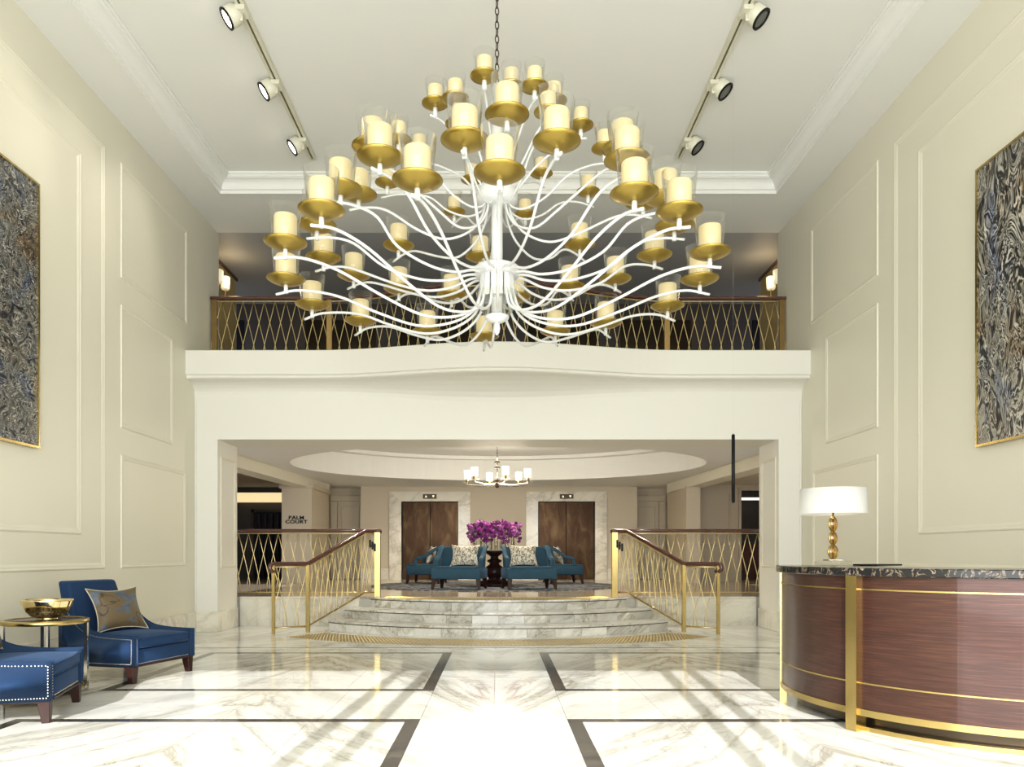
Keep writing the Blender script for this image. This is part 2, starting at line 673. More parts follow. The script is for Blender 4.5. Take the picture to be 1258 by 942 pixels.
def stud_band(name, r0, r1, amax, z, nr, parent=None):
    mb = MB()
    for i in range(nr):
        r = r0 + (r1 - r0) * i / (nr - 1)
        na = int(2 * amax * r / 0.058)
        for k in range(na + 1):
            a = -pi / 2 - amax + 2 * amax * k / na
            x, y = r * cos(a), CY + r * sin(a)
            s = 0.017
            e = s * 0.6
            mb.add([(x - s, y - s, z), (x + s, y - s, z), (x + s, y + s, z), (x - s, y + s, z),
                    (x - e, y - e, z + 0.005), (x + e, y - e, z + 0.005), (x + e, y + e, z + 0.005), (x - e, y + e, z + 0.005)],
                   [(4, 5, 6, 7), (0, 1, 5, 4), (1, 2, 6, 5), (2, 3, 7, 6), (3, 0, 4, 7)])
    return mb.build(name, M['gold_satin'], parent)


# ================================================================== STRUCTURE: side walls
wl = struct(MB().box(-HW - 0.25, -HW, -2.2, 12.53, 0, TZ + 0.3).build('wall_left', M['wall']))
wr = struct(MB().box(HW, HW + 0.25, -2.2, 12.53, 0, TZ + 0.3).build('wall_right', M['wall']))


def frame_moulding(name, x, y0, y1, z0, z1, sgn, m, w=0.06, parent=None):
    """rectangular picture-frame moulding on a wall at X=x, proud towards +sgn X"""
    prof = [(0.0, 0.0), (0.006, 0.010), (0.018, 0.015), (0.034, 0.009), (0.05, 0.008), (w, 0.0)]
    vs, fs = [], []
    n = len(prof)
    for (cy, cz, sy, sz) in ((y0, z0, 1, 1), (y1, z0, -1, 1), (y1, z1, -1, -1), (y0, z1, 1, -1)):
        for (d, h) in prof:
            vs.append((x + sgn * h, cy + sy * d, cz + sz * d))
    for c in range(4):
        for i in range(n - 1):
            a, b = c * n + i, ((c + 1) % 4) * n + i
            fs.append((a, b, b + 1, a + 1))
    o = MB().add(vs, fs).build(name, m, parent)
    return o


tn = [0]


def trim(mb_or_obj, m=None, bevel=0):
    tn[0] += 1
    if m is not None:
        mb_or_obj = mb_or_obj.build('trim_%d' % tn[0], m, None, bevel)
    else:
        mb_or_obj.name = 'trim_%d' % tn[0]
    return struct(mb_or_obj)


for sgn, x, dy in ((1, -HW, 0.0), (-1, HW, -0.06)):
    trim(frame_moulding('trim', x, 9.32 + dy, 11.30 + dy, 4.60, 6.02, sgn, M['wall']))
    trim(frame_moulding('trim', x, 9.32 + dy, 10.80 + dy, 2.75, 4.27, sgn, M['wall']))
    trim(frame_moulding('trim', x, 9.32 + dy, 11.24 + dy, 1.02, 2.42, sgn, M['wall']))
    trim(frame_moulding('trim', x, 3.2 + dy, 8.94 + dy, 1.02, 6.02, sgn, M['wall'], 0.075))
    trim(frame_moulding('trim', x, 3.7 + dy, 8.43 + dy, 1.41, 5.66, sgn, M['wall'], 0.075))

# marble baseboards
for nm, x0, x1 in (('baseboard_left', -HW, -HW + 0.035), ('baseboard_right', HW - 0.035, HW)):
    bb = struct(MB().box(x0, x1, -2.0, 11.58, 0, 0.02).build(nm, M['marble_wall']))
    for (a, b) in seg_split(-2.0, 11.58, 12):
        MB().box(x0, x1, a + G, b - G, 0.02, 0.31).build('skirting_slab', M['marble_wall'], bb)

# front wall with the glazed entrance behind the camera (sun and daylight come through it)
wf = MB()
wf.box(-HW - 0.25, HW + 0.25, -2.2, -2.0, 4.75, TZ + 0.3)
wf.box(-HW - 0.25, -4.10, -2.2, -2.0, 0, 4.75)
wf.box(4.05, HW + 0.25, -2.2, -2.0, 0, 4.75)
struct(wf.build('wall_front', M['wall']))
win = struct(MB().box(-4.10, 4.05, -2.14, -2.06, 4.70, 4.75).build('window_1', M['dark_bronze']))
for x in (-1.67, -1.37, 1.03, 1.30):
    MB().box(x - 0.055, x + 0.055, -2.15, -2.05, 0, 4.70).build('mullion', M['dark_bronze'], win)

# ================================================================== STRUCTURE: main ceiling with raised tray
ce = MB()
TX, TY1, TY0 = 4.10, 11.15, 0.6
ce.box(-HW - 0.25, -TX, -2.2, 12.53, CZ, CZ + 0.05)
ce.box(TX, HW + 0.25, -2.2, 12.53, CZ, CZ + 0.05)
ce.box(-TX, TX, TY1, 12.53, CZ, CZ + 0.05)
ce.box(-TX, TX, -2.2, TY0, CZ, CZ + 0.05)
ce.box(-TX - 0.1, TX + 0.1, TY0 - 0.1, TY1 + 0.1, TZ + 0.02, TZ + 0.07)
struct(ce.build('ceiling', M['ceiling']))


def tray_moulding():
    prof = [(0.0, CZ + 0.002), (0.003, CZ - 0.014), (0.028, CZ - 0.014), (0.034, CZ + 0.03), (0.06, CZ + 0.036)]
    for i in range(7):
        a = i / 6 * pi / 2
        prof.append((0.065 + 0.115 * (1 - cos(a)), CZ + 0.045 + 0.105 * sin(a)))
    prof += [(0.185, CZ + 0.16), (0.20, CZ + 0.165), (0.20, CZ + 0.185), (0.225, CZ + 0.19), (0.225, TZ + 0.03)]
    vs, fs = [], []
    n = len(prof)
    for (x, y, sx, sy) in ((-TX, TY0, 1, 1), (TX, TY0, -1, 1), (TX, TY1, -1, -1), (-TX, TY1, 1, -1)):
        for (d, z) in prof:
            vs.append((x + sx * (d - 0.02), y + sy * (d - 0.02), z))
    for c in range(4):
        for i in range(n - 1):
            a, b = c * n + i, ((c + 1) % 4) * n + i
            fs.append((a, b, b + 1, a + 1))
    return MB().add(vs, fs)


trim(tray_moulding(), M['ceiling'])

# ================================================================== STRUCTURE: balcony wall, opening, cornice
fw = MB()
fw.box(-HW, -OX, FY, JY, 0, OZ)
fw.box(OX, HW, FY, JY, 0, OZ)
fw.box(-HW, HW, FY, JY, OZ, BZ - 0.12)
facade = struct(fw.build('wall_back', M['white_paint']))
for sgn in (-1, 1):
    b = struct(MB().box(*sorted((sgn * (HW - 0.035), sgn * (OX - 0.02))), FY - 0.035, JY, 0, 0.31).build('baseboard_back' if sgn < 0 else 'baseboard_back_right', M['marble_wall'], None, 0.006, 1))
    trim(frame_moulding('trim', sgn * OX, 11.72, 12.36, 0.98, 2.70, -sgn, M['wall'], 0.05))
    # slim edge bead on pilaster face
    trim(MB().box(*sorted((sgn * (HW - 0.03), sgn * (HW - 0.005))), FY - 0.012, FY + 0.001, 0.31, 3.55), M['white_paint'])


def bulge(x, amp):
    return amp * (0.5 + 0.5 * cos(pi * x / 2.75)) if abs(x) < 2.75 else 0.0


def cornice():
    NX = 72
    vs, fs = [], []
    nprof = 0
    for i in range(NX + 1):
        x = -HW + 2 * HW * i / NX
        b = bulge(x, 0.46)
        yf = 11.26 - b
        prof = [(12.47, BZ), (yf + 0.012, BZ), (yf, BZ - 0.012), (yf, BZ - 0.36), (yf + 0.03, BZ - 0.375), (yf + 0.03, BZ - 0.405), (yf + 0.06, BZ - 0.42)]
        zt = BZ - 0.42
        dz = 0.17 + b * 0.28
        y0 = yf + 0.06
        for k in range(1, 7):
            a = k / 6 * pi / 2
            prof.append((y0 + (FY - y0) * sin(a), zt - dz * (1 - cos(a))))
        prof.append((FY + 0.02, zt - dz))
        prof.append((12.47, zt - dz))
        nprof = len(prof)
        vs += [(x, p[0], p[1]) for p in prof]
    for i in range(NX):
        for k in range(nprof):
            a, b2 = i * nprof + k, i * nprof + (k + 1) % nprof
            fs.append((a, b2, b2 + nprof, a + nprof))
    fs.append(tuple(range(nprof)))
    fs.append(tuple(range(NX * nprof, (NX + 1) * nprof)))
    m = MB().add(vs, fs)
    return m


co = trim(cornice(), M['white_paint'])
# balcony floor slab and upper level
struct(MB().box(-7.5, 7.5, 12.47, 16.3, BZ - 0.3, BZ - 0.001).build('floor_balcony', M['dark_brown_ceiling']))
struct(MB().box(-8.0, 8.0, 12.53, 16.4, CZ, CZ + 0.08).build('ceiling_balcony', M['grey_ceiling']))
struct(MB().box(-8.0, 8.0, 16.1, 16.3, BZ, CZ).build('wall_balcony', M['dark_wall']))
UX = 5.06
M['olive_wall'] = mat('olive_wall', (0.42, 0.33, 0.16), 0.5)
for sgn, nm in ((-1, 'wall_balcony_left'), (1, 'wall_balcony_right')):
    struct(MB().box(*sorted((sgn * HW, sgn * (UX + 0.0))), 12.53, 12.60, BZ, CZ).build(nm + '_return', M['wall']))
    struct(MB().box(*sorted((sgn * UX, sgn * (UX + 0.25))), 12.53, 14.6, BZ, CZ).build(nm, M['olive_wall']))
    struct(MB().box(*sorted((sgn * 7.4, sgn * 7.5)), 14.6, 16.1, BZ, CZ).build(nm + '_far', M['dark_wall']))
    trim(MB().box(*sorted((sgn * (UX - 0.03), sgn * UX)), 12.6, 14.63, CZ - 0.05, CZ), M['mahogany'])
    trim(MB().box(*sorted((sgn * UX, sgn * (UX + 0.26))), 14.6, 14.63, BZ, CZ - 0.05), M['taupe_wall'])
    # darker panels with frames on the rear wall
    for k, xx in enumerate((0.6, 2.6, 5.4)):
        trim(MB().box(*sorted((sgn * xx, sgn * (xx + 1.5))), 16.07, 16.1, BZ + 0.1, CZ - 0.35), M['ink'] if k == 2 else M['dark_bronze'], 0.01)

# ================================================================== STRUCTURE: lower lobby
up = struct(MB().box(-7.4, 7.4, 12.64, 22.2, -0.2, PZ - 0.02).build('floor_upper', M['grout']))
for (a, b) in seg_split(-7.2, 7.2, 16):
    for (c, d) in seg_split(12.64, 21.0, 9):
        MB().box(a + G, b - G, c + G, d - G, PZ - 0.02, PZ).build('floor_tile', M['marble_tan'], up)

# retaining wall either side of the steps, marble faced
for sgn, nm in ((-1, 'wall_step_left'), (1, 'wall_step_right')):
    rw = struct(MB().box(*sorted((sgn * 2.3, sgn * OX)), 12.62, 12.66, 0, PZ).build(nm, M['marble_wall']))
    for (a, b) in seg_split(2.32, OX, 3):
        MB().box(*sorted((sgn * (a + G), sgn * (b - G))), 12.60, 12.62, 0.0, PZ - 0.025).build('facing_slab', M['marble_wall'], rw)
    MB().box(*sorted((sgn * 2.3, sgn * OX)), 12.585, 12.70, PZ - 0.025, PZ + 0.004).build('coping', M['marble_wall'], rw, 0.006, 1)

# steps: three bowed risers
steps = struct(MB().box(-2.25, 2.25, 12.5, 12.63, 0, PZ - 0.03).build('steps', M['grout']))
for i, (r, hx, z1, rb) in enumerate(((4.0, 2.65, 0.16, 3.57), (3.57, 2.48, 0.32, 3.13), (3.13, 2.30, 0.48, 2.45))):
    z0 = z1 - 0.16
    amax = math.asin(hx / r)
    n = 14
    for k in range(n):
        a0 = -pi / 2 - amax + 2 * amax * k / n
        a1 = a0 + 2 * amax / n
        g = 0.0025 / r
        # riser tile
        MB().arcslab(0, CY, r - 0.03, r - 0.012, a0 + g, a1 - g, z0, z1 - 0.034, 2).build('riser_tile', M['marble_step'], steps)
    # solid core behind the risers, closed by the end faces
    mb = MB()
    poly = [(r * 0.992 * cos(-pi / 2 - amax + 2 * amax * k / 28), CY + r * 0.992 * sin(-pi / 2 - amax + 2 * amax * k / 28)) for k in range(29)]
    poly += [(hx, 12.63), (-hx, 12.63)]
    mb.prism(poly, z0, z1 - 0.04)
    mb.build('step_core', M['marble_step'], steps)
    # dark strip standing in for the line of shade under the nosing
    MB().arcslab(0, CY, r - 0.04, r - 0.003, -pi / 2 - amax, -pi / 2 + amax, z1 - 0.040, z1 - 0.027, 28).build('nosing_shadow', M['dark_bronze'], steps)
    # tread tiles clipped to the straight step ends
    nt = 11
    for k in range(nt):
        xa, xb = -hx + 2 * hx * k / nt, -hx + 2 * hx * (k + 1) / nt
        off = (0.5 / nt * hx) if i % 2 else 0.0
        pts_f, pts_b = [], []
        for j in range(4):
            x = xa + G + (xb - xa - 2 * G) * j / 3
            pts_f.append((x, CY - sqrt(max(r * r - x * x, 0))))
            yb = CY - sqrt(max(rb * rb - x * x, 0.0)) if abs(x) < rb else 12.63
            yb = min(yb + 0.05, 12.645 if i < 2 else 12.645)
            pts_b.append((x, max(yb, pts_f[-1][1] + 0.01)))
        MB().prism(pts_f + pts_b[::-1], z1 - 0.028, z1).build('tread_tile', M['marble_step'], steps)

tag(stud_band('tactile_studs', 4.25, 4.93, radians(38), 0.0, 13), 'gold studded tactile band curving across the floor before the steps', 'tactile paving', None, 'stuff')
tag(stud_band('tactile_studs', 2.62, 3.0, radians(40), PZ, 8), 'gold studded tactile band along the top edge of the steps', 'tactile paving', None, 'stuff')

# lower ceiling with the oval recess
EX, EYc, EY = 4.31, 15.97, 3.13
NE = 72
vs, fs = [], []
for k in range(NE):
    a = 2 * pi * k / NE
    c, s = cos(a), sin(a)
    vs.append((EX * c, EYc + EY * s, LC))
    t = min(7.4 / abs(c) if abs(c) > 1e-6 else 1e9, 6.2 / abs(s) if abs(s) > 1e-6 else 1e9)
    vs.append((max(-7.4, min(7.4, t * c)), max(12.47, min(22.17, EYc + t * s)), LC))
    vs.append((EX * c, EYc + EY * s, LC + 0.50))
    vs.append((EX * 0.93 * c, EYc + EY * 0.93 * s, LC + 0.50))
    vs.append((EX * 0.93 * c, EYc + EY * 0.93 * s, LC + 0.58))
for k in range(NE):
    a, b = k * 5, ((k + 1) % NE) * 5
    fs += [(a + 1, b + 1, b, a), (a, b, b + 2, a + 2), (a + 2, b + 2, b + 3, a + 3), (a + 3, b + 3, b + 4, a + 4)]
fs.append(tuple(k * 5 + 4 for k in range(NE)))
# corner fillers
n0 = len(vs)
lo = MB().add(vs, fs)
struct(lo.build('ceiling_lower', M['ceiling']))
struct(MB().box(-7.4, 7.4, 12.47, 22.2, 3.72, 3.8).build('ceiling_slab', M['ceiling']))
fill = MB()
for sx in (-1, 1):
    fill.box(*sorted((sx * 4.4, sx * 7.4)), 12.47, 12.9, LC + 0.002, LC + 0.02)
    fill.box(*sorted((sx * 4.9, sx * 7.4)), 18.6, 22.2, LC + 0.002, LC + 0.02)
struct(fill.build('ceiling_corner', M['ceiling']))

# beams flanking the lobby and the darker low ceilings beyond them
for sgn, nm in ((-1, 'left'), (1, 'right')):
    A = (sgn * 4.98, 12.6)
    B = (sgn * 4.50, 20.2)
    w = sgn * 0.42
    v = [(A[0], A[1], LC - 0.23), (A[0] + w, A[1], LC - 0.23), (B[0] + w, B[1], LC - 0.23), (B[0], B[1], LC - 0.23),
         (A[0], A[1], LC), (A[0] + w, A[1], LC), (B[0] + w, B[1], LC), (B[0], B[1], LC)]
    trim(MB().hexa(v), M['wall'])
    P = [(sgn * 5.38, 12.48), (sgn * 7.4, 12.48), (sgn * 7.4, 21.4), (sgn * 4.95, 21.4)]
    struct(MB().prism(P, LC - 0.06, LC - 0.04).build('ceiling_%s' % nm, M['dark_brown_ceiling'] if sgn < 0 else M['taupe_wall']))
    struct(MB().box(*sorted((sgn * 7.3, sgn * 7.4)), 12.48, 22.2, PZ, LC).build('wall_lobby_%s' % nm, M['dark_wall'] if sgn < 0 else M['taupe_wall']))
struct(MB().box(-7.4, 7.4, 22.1, 22.2, PZ, LC).build('wall_far', M['taupe_wall']))

# elevator wall
EYW = 20.9
DX = [(-2.67, -1.10), (1.10, 2.67)]
ew = MB()
ew.box(-3.80, DX[0][0], EYW, 21.9, PZ, LC)
ew.box(DX[0][1], DX[1][0], EYW, 21.9, PZ, LC)
ew.box(DX[1][1], 3.84, EYW, 21.9, PZ, LC)
for d in DX:
    ew.box(d[0], d[1], EYW, 21.9, PZ + 2.16, LC)
    ew.box(d[0], d[1], EYW + 0.25, 21.9, PZ, PZ + 2.16)
struct(ew.build('wall_elevator', M['taupe_wall']))
for i, (a, b) in enumerate(((-3.8, -3.01), (-0.76, 0.76), (3.01, 3.84))):
    sb = struct(MB().box(a, b, EYW - 0.03, EYW, PZ, PZ + 0.30).build('baseboard_elevator' if i == 0 else 'baseboard_elevator_%d' % i, M['marble_wall'], None, 0.005, 1))
for i, (a, b) in enumerate(DX):
    d = struct(MB().box(a, b, EYW + 0.16, EYW + 0.2, PZ, PZ + 2.16).build('door_%d' % (i + 1), M['ink']))
    mid = (a + b) / 2
    MB().box(a + 0.02, mid - 0.005, EYW + 0.10, EYW + 0.15, PZ + 0.005, PZ + 2.14).build('door_leaf', M['bronze_door'], d, 0.004, 1)
    MB().box(mid + 0.005, b - 0.02, EYW + 0.11, EYW + 0.16, PZ + 0.005, PZ + 2.14).build('door_leaf', M['bronze_door'], d, 0.004, 1)
    fwid, ftop = 0.33, 0.27
    z0, z1 = PZ, PZ + 2.16
    for (p, q2) in ((a, a - fwid), (b, b + fwid)):
        m = MB()
        m.hexa([(p, EYW - 0.05, z0), (q2, EYW - 0.05, z0), (q2, EYW + 0.12, z0), (p, EYW + 0.12, z0),
                (p, EYW - 0.05, z1 - 0.003), (q2, EYW - 0.05, z1 + ftop - 0.003), (q2, EYW + 0.12, z1 + ftop - 0.003), (p, EYW + 0.12, z1 - 0.003)])
        m.build('architrave_jamb', M['marble_wall'], d)
    m = MB()
    m.hexa([(a + 0.003, EYW - 0.05, z1), (b - 0.003, EYW - 0.05, z1), (b - 0.003, EYW + 0.12, z1), (a + 0.003, EYW + 0.12, z1),
            (a - fwid + 0.003, EYW - 0.05, z1 + ftop), (b + fwid - 0.003, EYW - 0.05, z1 + ftop), (b + fwid - 0.003, EYW + 0.12, z1 + ftop), (a - fwid + 0.003, EYW + 0.12, z1 + ftop)])
    m.build('architrave_head', M['marble_wall'], d)
    ind = MB().box(mid - 0.19, mid + 0.19, EYW - 0.065, EYW - 0.05, z1 + 0.07, z1 + 0.20).build('indicator_plate', M['dark_bronze'], d, 0.004, 1)
    for sx, up_ in ((-0.1, 1), (0.1, -1)):
        t = 0.03
        MB().add([(mid + sx - t, EYW - 0.068, z1 + 0.135 - up_ * t * 0.8), (mid + sx + t, EYW - 0.068, z1 + 0.135 - up_ * t * 0.8), (mid + sx, EYW - 0.068, z1 + 0.135 + up_ * t)], [(0, 1, 2)]).build('arrow_light', M['pip'], ind)

# alcoves with panelled doors either side of the elevator wall
for sgn, nm in ((-1, 'alcove_left'), (1, 'alcove_right')):
    x0, x1 = sgn * 3.82, sgn * 6.0
    struct(MB().box(*sorted((x0, x1)), 21.5, 21.7, PZ, LC).build('wall_' + nm, M['taupe_wall']))
    d = struct(MB().box(*sorted((sgn * 3.85, sgn * 4.55)), 21.44, 21.5, PZ, PZ + 2.2).build('door_%d' % (3 if sgn < 0 else 4), M['taupe_wall'], None, 0.006, 1))
    MB().box(*sorted((sgn * 3.85, sgn * 4.75)), 21.40, 21.5, PZ + 2.2, PZ + 2.36).build('door_head', M['taupe_wall'], d, 0.01, 1)
    MB().box(*sorted((sgn * 4.56, sgn * 4.75)), 21.42, 21.5, PZ, PZ + 2.19).build('door_jamb', M['taupe_wall'], d, 0.01, 1)
    MB().box(*sorted((sgn * 3.93, sgn * 4.44)), 21.42, 21.45, PZ + 0.9, PZ + 2.05).build('door_panel', M['taupe_wall'], d, 0.012, 1)

# columns
struct(MB().box(-5.29, -4.56, 18.5, 20.4, PZ, LC - 0.2).build('wall_column_left', M['taupe_wall']))
struct(MB().box(4.60, 4.94, 18.5, 20.6, PZ, LC - 0.2).build('wall_column_right', M['taupe_wall']))
trim(MB().box(-5.35, -4.50, 18.44, 20.4, LC - 0.26, LC - 0.16), M['taupe_wall'], 0.02)
# left background: dark bar room with glowing bulkhead
struct(MB().box(-7.3, -5.2, 21.0, 21.2, PZ, LC).build('wall_bar', M['dark_wall']))
trim(MB().box(-7.3, -5.25, 20.5, 20.7, 2.60, 2.85), M['cove_glow'])
trim(MB().box(-7.3, -5.25, 20.45, 21.0, 2.85, 2.99), M['dark_wall'])
d5 = struct(MB().box(-6.75, -5.45, 20.94, 21.0, PZ, 2.35).build('door_5', M['ink']))
for k in range(7):
    MB().tube([(-6.6 + k * 0.17, 20.90, PZ + 0.05), (-6.6 + k * 0.17, 20.90, 2.3)], 0.06, 8).build('curtain_fold', M['ink'], d5)
MB().box(-6.82, -6.75, 20.9, 21.0, PZ, 2.42).build('door_frame', M['dark_bronze'], d5)
MB().box(-6.82, -5.4, 20.9, 21.0, 2.35, 2.42).build('door_frame', M['dark_bronze'], d5)
# right background: panelled wall, doorway into a dim room with a light strip
rwl = MB()
rwl.box(4.94, 6.28, 19.6, 19.8, PZ, LC)
rwl.box(6.28, 7.3, 19.6, 19.8, 2.85, LC)
struct(rwl.build('wall_lobby_panelled', M['taupe_wall']))
trim(MB().box(5.05, 5.1, 19.57, 19.6, PZ + 0.3, 2.75), M['taupe_wall'], 0.008)
trim(MB().box(5.98, 6.03, 19.57, 19.6, PZ + 0.3, 2.75), M['taupe_wall'], 0.008)
trim(MB().box(5.05, 6.03, 19.565, 19.6, PZ + 0.95, PZ + 1.0), M['taupe_wall'], 0.008)
trim(MB().box(6.22, 6.29, 19.56, 19.62, PZ, 2.9), M['taupe_wall'], 0.01)
struct(MB().box(6.0, 7.3, 20.9, 21.0, PZ, LC).build('wall_dim_room', M['dark_wall']))
trim(MB().box(6.3, 7.28, 20.0, 20.1, 2.62, 2.68), M['strip_white'])
trim(MB().box(6.2, 7.28, 20.7, 20.9, PZ + 0.9, PZ + 1.0), M['mahogany'])
trim(MB().box(6.2, 7.28, 20.75, 20.9, PZ, PZ + 0.9), M['mahogany'])

# ================================================================== RAILINGS


class Path:
    def __init__(self, pts):
        self.p = [Vector(p) for p in pts]
        self.s = [0.0]
        for a, b in zip(self.p, self.p[1:]):
            self.s.append(self.s[-1] + (Vector((b.x, b.y, 0)) - Vector((a.x, a.y, 0))).length)
        self.L = self.s[-1]

    def at(self, s):
        s = max(0.0, min(self.L, s))
        for i in range(len(self.s) - 1):
            if s <= self.s[i + 1] + 1e-9:
                d = self.s[i + 1] - self.s[i]
                return self.p[i].lerp(self.p[i + 1], (s - self.s[i]) / d if d > 0 else 0)
        return self.p[-1].copy()


TT = [0, 0.2, 0.38, 0.55, 0.7, 0.85, 1.0]
FF = [0, 0.28, 0.54, 0.78, 0.98, 1.13, 1.17]


def lattice(path, hb, ht, sp, root, r=0.0075, s0=0.0, s1=None):
    s1 = path.L if s1 is None else s1
    n = max(1, round((s1 - s0) / sp))
    sp = (s1 - s0) / n
    for k in range(0, n + 1):
        sk = s0 + k * sp
        for dr in (1, -1):
            pts = []
            for t, f in zip(TT, FF):
                s = sk + dr * f * sp
                if s < s0 - 1e-4 or s > s1 + 1e-4:
                    s = max(s0, min(s1, s))
                p = path.at(s)
                pts.append((p.x, p.y, p.z + ht - t * (ht - hb)))
            if (pts[-1][0] - pts[0][0]) ** 2 + (pts[-1][1] - pts[0][1]) ** 2 < 1e-5:
                continue
            MB().tube(pts, r, 5).build('baluster', M['brass_bar'], root)


def rail_along(path, h, ns, s0=0.0, s1=None, ext=None):
    s1 = path.L if s1 is None else s1
    pts = []
    ss = sorted(set([s0 + (s1 - s0) * i / ns for i in range(ns + 1)] + [x for x in path.s if s0 < x < s1]))
    for s in ss:
        p = path.at(s)
        pts.append((p.x, p.y, p.z + h))
    return pts


# balcony
bp = []
for i in range(61):
    x = -HW + 0.02 + (2 * HW - 0.04) * i / 60
    bp.append((x, 12.2 - bulge(x, 0.74), BZ))
bpath = Path(bp)
rb = thing('balcony_railing', 'long brass lattice balustrade with dark wooden handrail bowed along the balcony edge', 'railing', (0, 0, 0))
MB().tube(rail_along(bpath, 1.085, 60), 0.036, 10, True, 0.8).build('handrail', M['mahogany'], rb)
MB().tube(rail_along(bpath, 1.035, 60), 0.012, 6).build('top_bar', M['brass_bar'], rb)
MB().tube(rail_along(bpath, 0.06, 60), 0.013, 6).build('bottom_bar', M['brass_bar'], rb)
lattice(bpath, 0.06, 1.035, 0.172, rb, 0.0065)
for x in (-4.57, -2.72, 2.72, 4.57):
    yb = 12.2 - bulge(x, 0.74)
    MB().box(x - 0.045, x + 0.045, yb - 0.02, yb + 0.02, BZ, BZ + 1.06).build('post', M['dim_brass'], rb, 0.004, 1)

# stair-top railings with the flights that flare out beside the steps
for sgn, side in ((-1, 'left'), (1, 'right')):
    cx = -0.035
    P0 = (sgn * 1.99 + cx, 12.70, PZ)
    P1 = (sgn * 2.20 + cx, 12.70, PZ)
    P2 = (sgn * 2.88 + cx, 11.60, 0.02)
    P3 = (sgn * 3.31 + cx, 11.27, 0.02)
    top = Path([(sgn * (OX + 0.22), 12.70, PZ), P0])
    fl = Path([P0, P1, P2, P3])
    r = thing('stair_railing', 'brass lattice railing with dark handrail on the %s side of the marble steps' % side, 'railing', (0, 0, 0))
    r['group'] = 'stair railings'
    MB().tube(rail_along(top, 1.105, 4), 0.036, 10, True, 0.8).build('handrail', M['mahogany'], r)
    MB().tube(rail_along(top, 1.06, 4), 0.011, 6).build('top_bar', M['brass_bar'], r)
    MB().tube(rail_along(top, 0.07, 4), 0.011, 6).build('bottom_bar', M['brass_bar'], r)
    lattice(top, 0.07, 1.06, 0.172, r, 0.0065)
    # sloping handrail ending in a volute
    ctl = [(P0[0] + sgn * -0.07, 12.70, PZ + 1.09), (P0[0], 12.70, PZ + 1.105), (P1[0], 12.70, PZ + 1.10)]
    hp = [Vector(c) for c in ctl]
    a = Vector((P1[0], P1[1], PZ + 1.10))
    b = Vector((P2[0], P2[1], 1.045))
    c = Vector((P3[0], P3[1], 1.045))
    for k in range(1, 9):
        hp.append(a.lerp(b, k / 8))
    hp.append(b.lerp(c, 0.06))
    for k in range(1, 5):
        hp.append(b.lerp(c, k / 4))
    d = (c - b)
    d.z = 0
    d.normalize()
    for k in range(1, 9):
        th = k / 8 * pi * 1.25
        hp.append(c + d * (0.055 * sin(th)) + Vector((0, 0, -0.055 * (1 - cos(th)))))
    MB().tube(hp, 0.034, 10).build('handrail', M['mahogany'], r)
    MB().tube(rail_along(fl, 0.07, 6), 0.014, 6).build('bottom_bar', M['brass'], r)
    tb = [(P0[0], P0[1], PZ + 1.055), (P1[0], P1[1], PZ + 1.05), (P2[0], P2[1], 1.0), (P3[0], P3[1], 1.0)]
    MB().tube(tb, 0.011, 6).build('top_bar', M['brass_bar'], r)
    n1 = fl.s[2]
    lattice(fl, 0.07, 1.04, 0.125, r, 0.0065, 0.0, n1)
    lattice(fl, 0.07, 0.99, 0.16, r, 0.0065, n1, fl.L)
    MB().box(P0[0] - 0.05, P0[0] + 0.05, 12.66, 12.74, PZ, PZ + 1.08).build('newel_post', M['brass'], r, 0.004, 1)
    MB().box(P2[0] - 0.03, P2[0] + 0.03, P2[1] - 0.03, P2[1] + 0.03, 0.0, 1.03).build('post', M['brass'], r, 0.004, 1)
    MB().box(P3[0] - 0.024, P3[0] + 0.024, P3[1] - 0.024, P3[1] + 0.024, 0.0, 1.03).build('post', M['brass'], r, 0.004, 1)
    bk = MB()
    for (dx, dz) in ((-0.045, 0.03), (0.0, 0.0), (0.045, -0.03)):
        xx = P0[0] + sgn * 0.075 + dx * 0.9
        bk.box(xx - 0.014, xx + 0.014, 12.63, 12.67, PZ + 0.85 + dz - 0.06, PZ + 0.85 + dz + 0.07)
    bk.box(P0[0] + sgn * 0.075 - 0.05, P0[0] + sgn * 0.075 + 0.05, 12.66, 12.69, PZ + 0.84, PZ + 0.86)
    tag(bk.build('bracket', M['black'], r), 'small black bracket on the newel')

# ================================================================== CHANDELIER
CX, CYc = -0.01, 6.45
ch = thing('chandelier', 'huge white tiered chandelier of candle lamps on gold saucers under glass hurricanes', 'chandelier', (CX, CYc, 0))


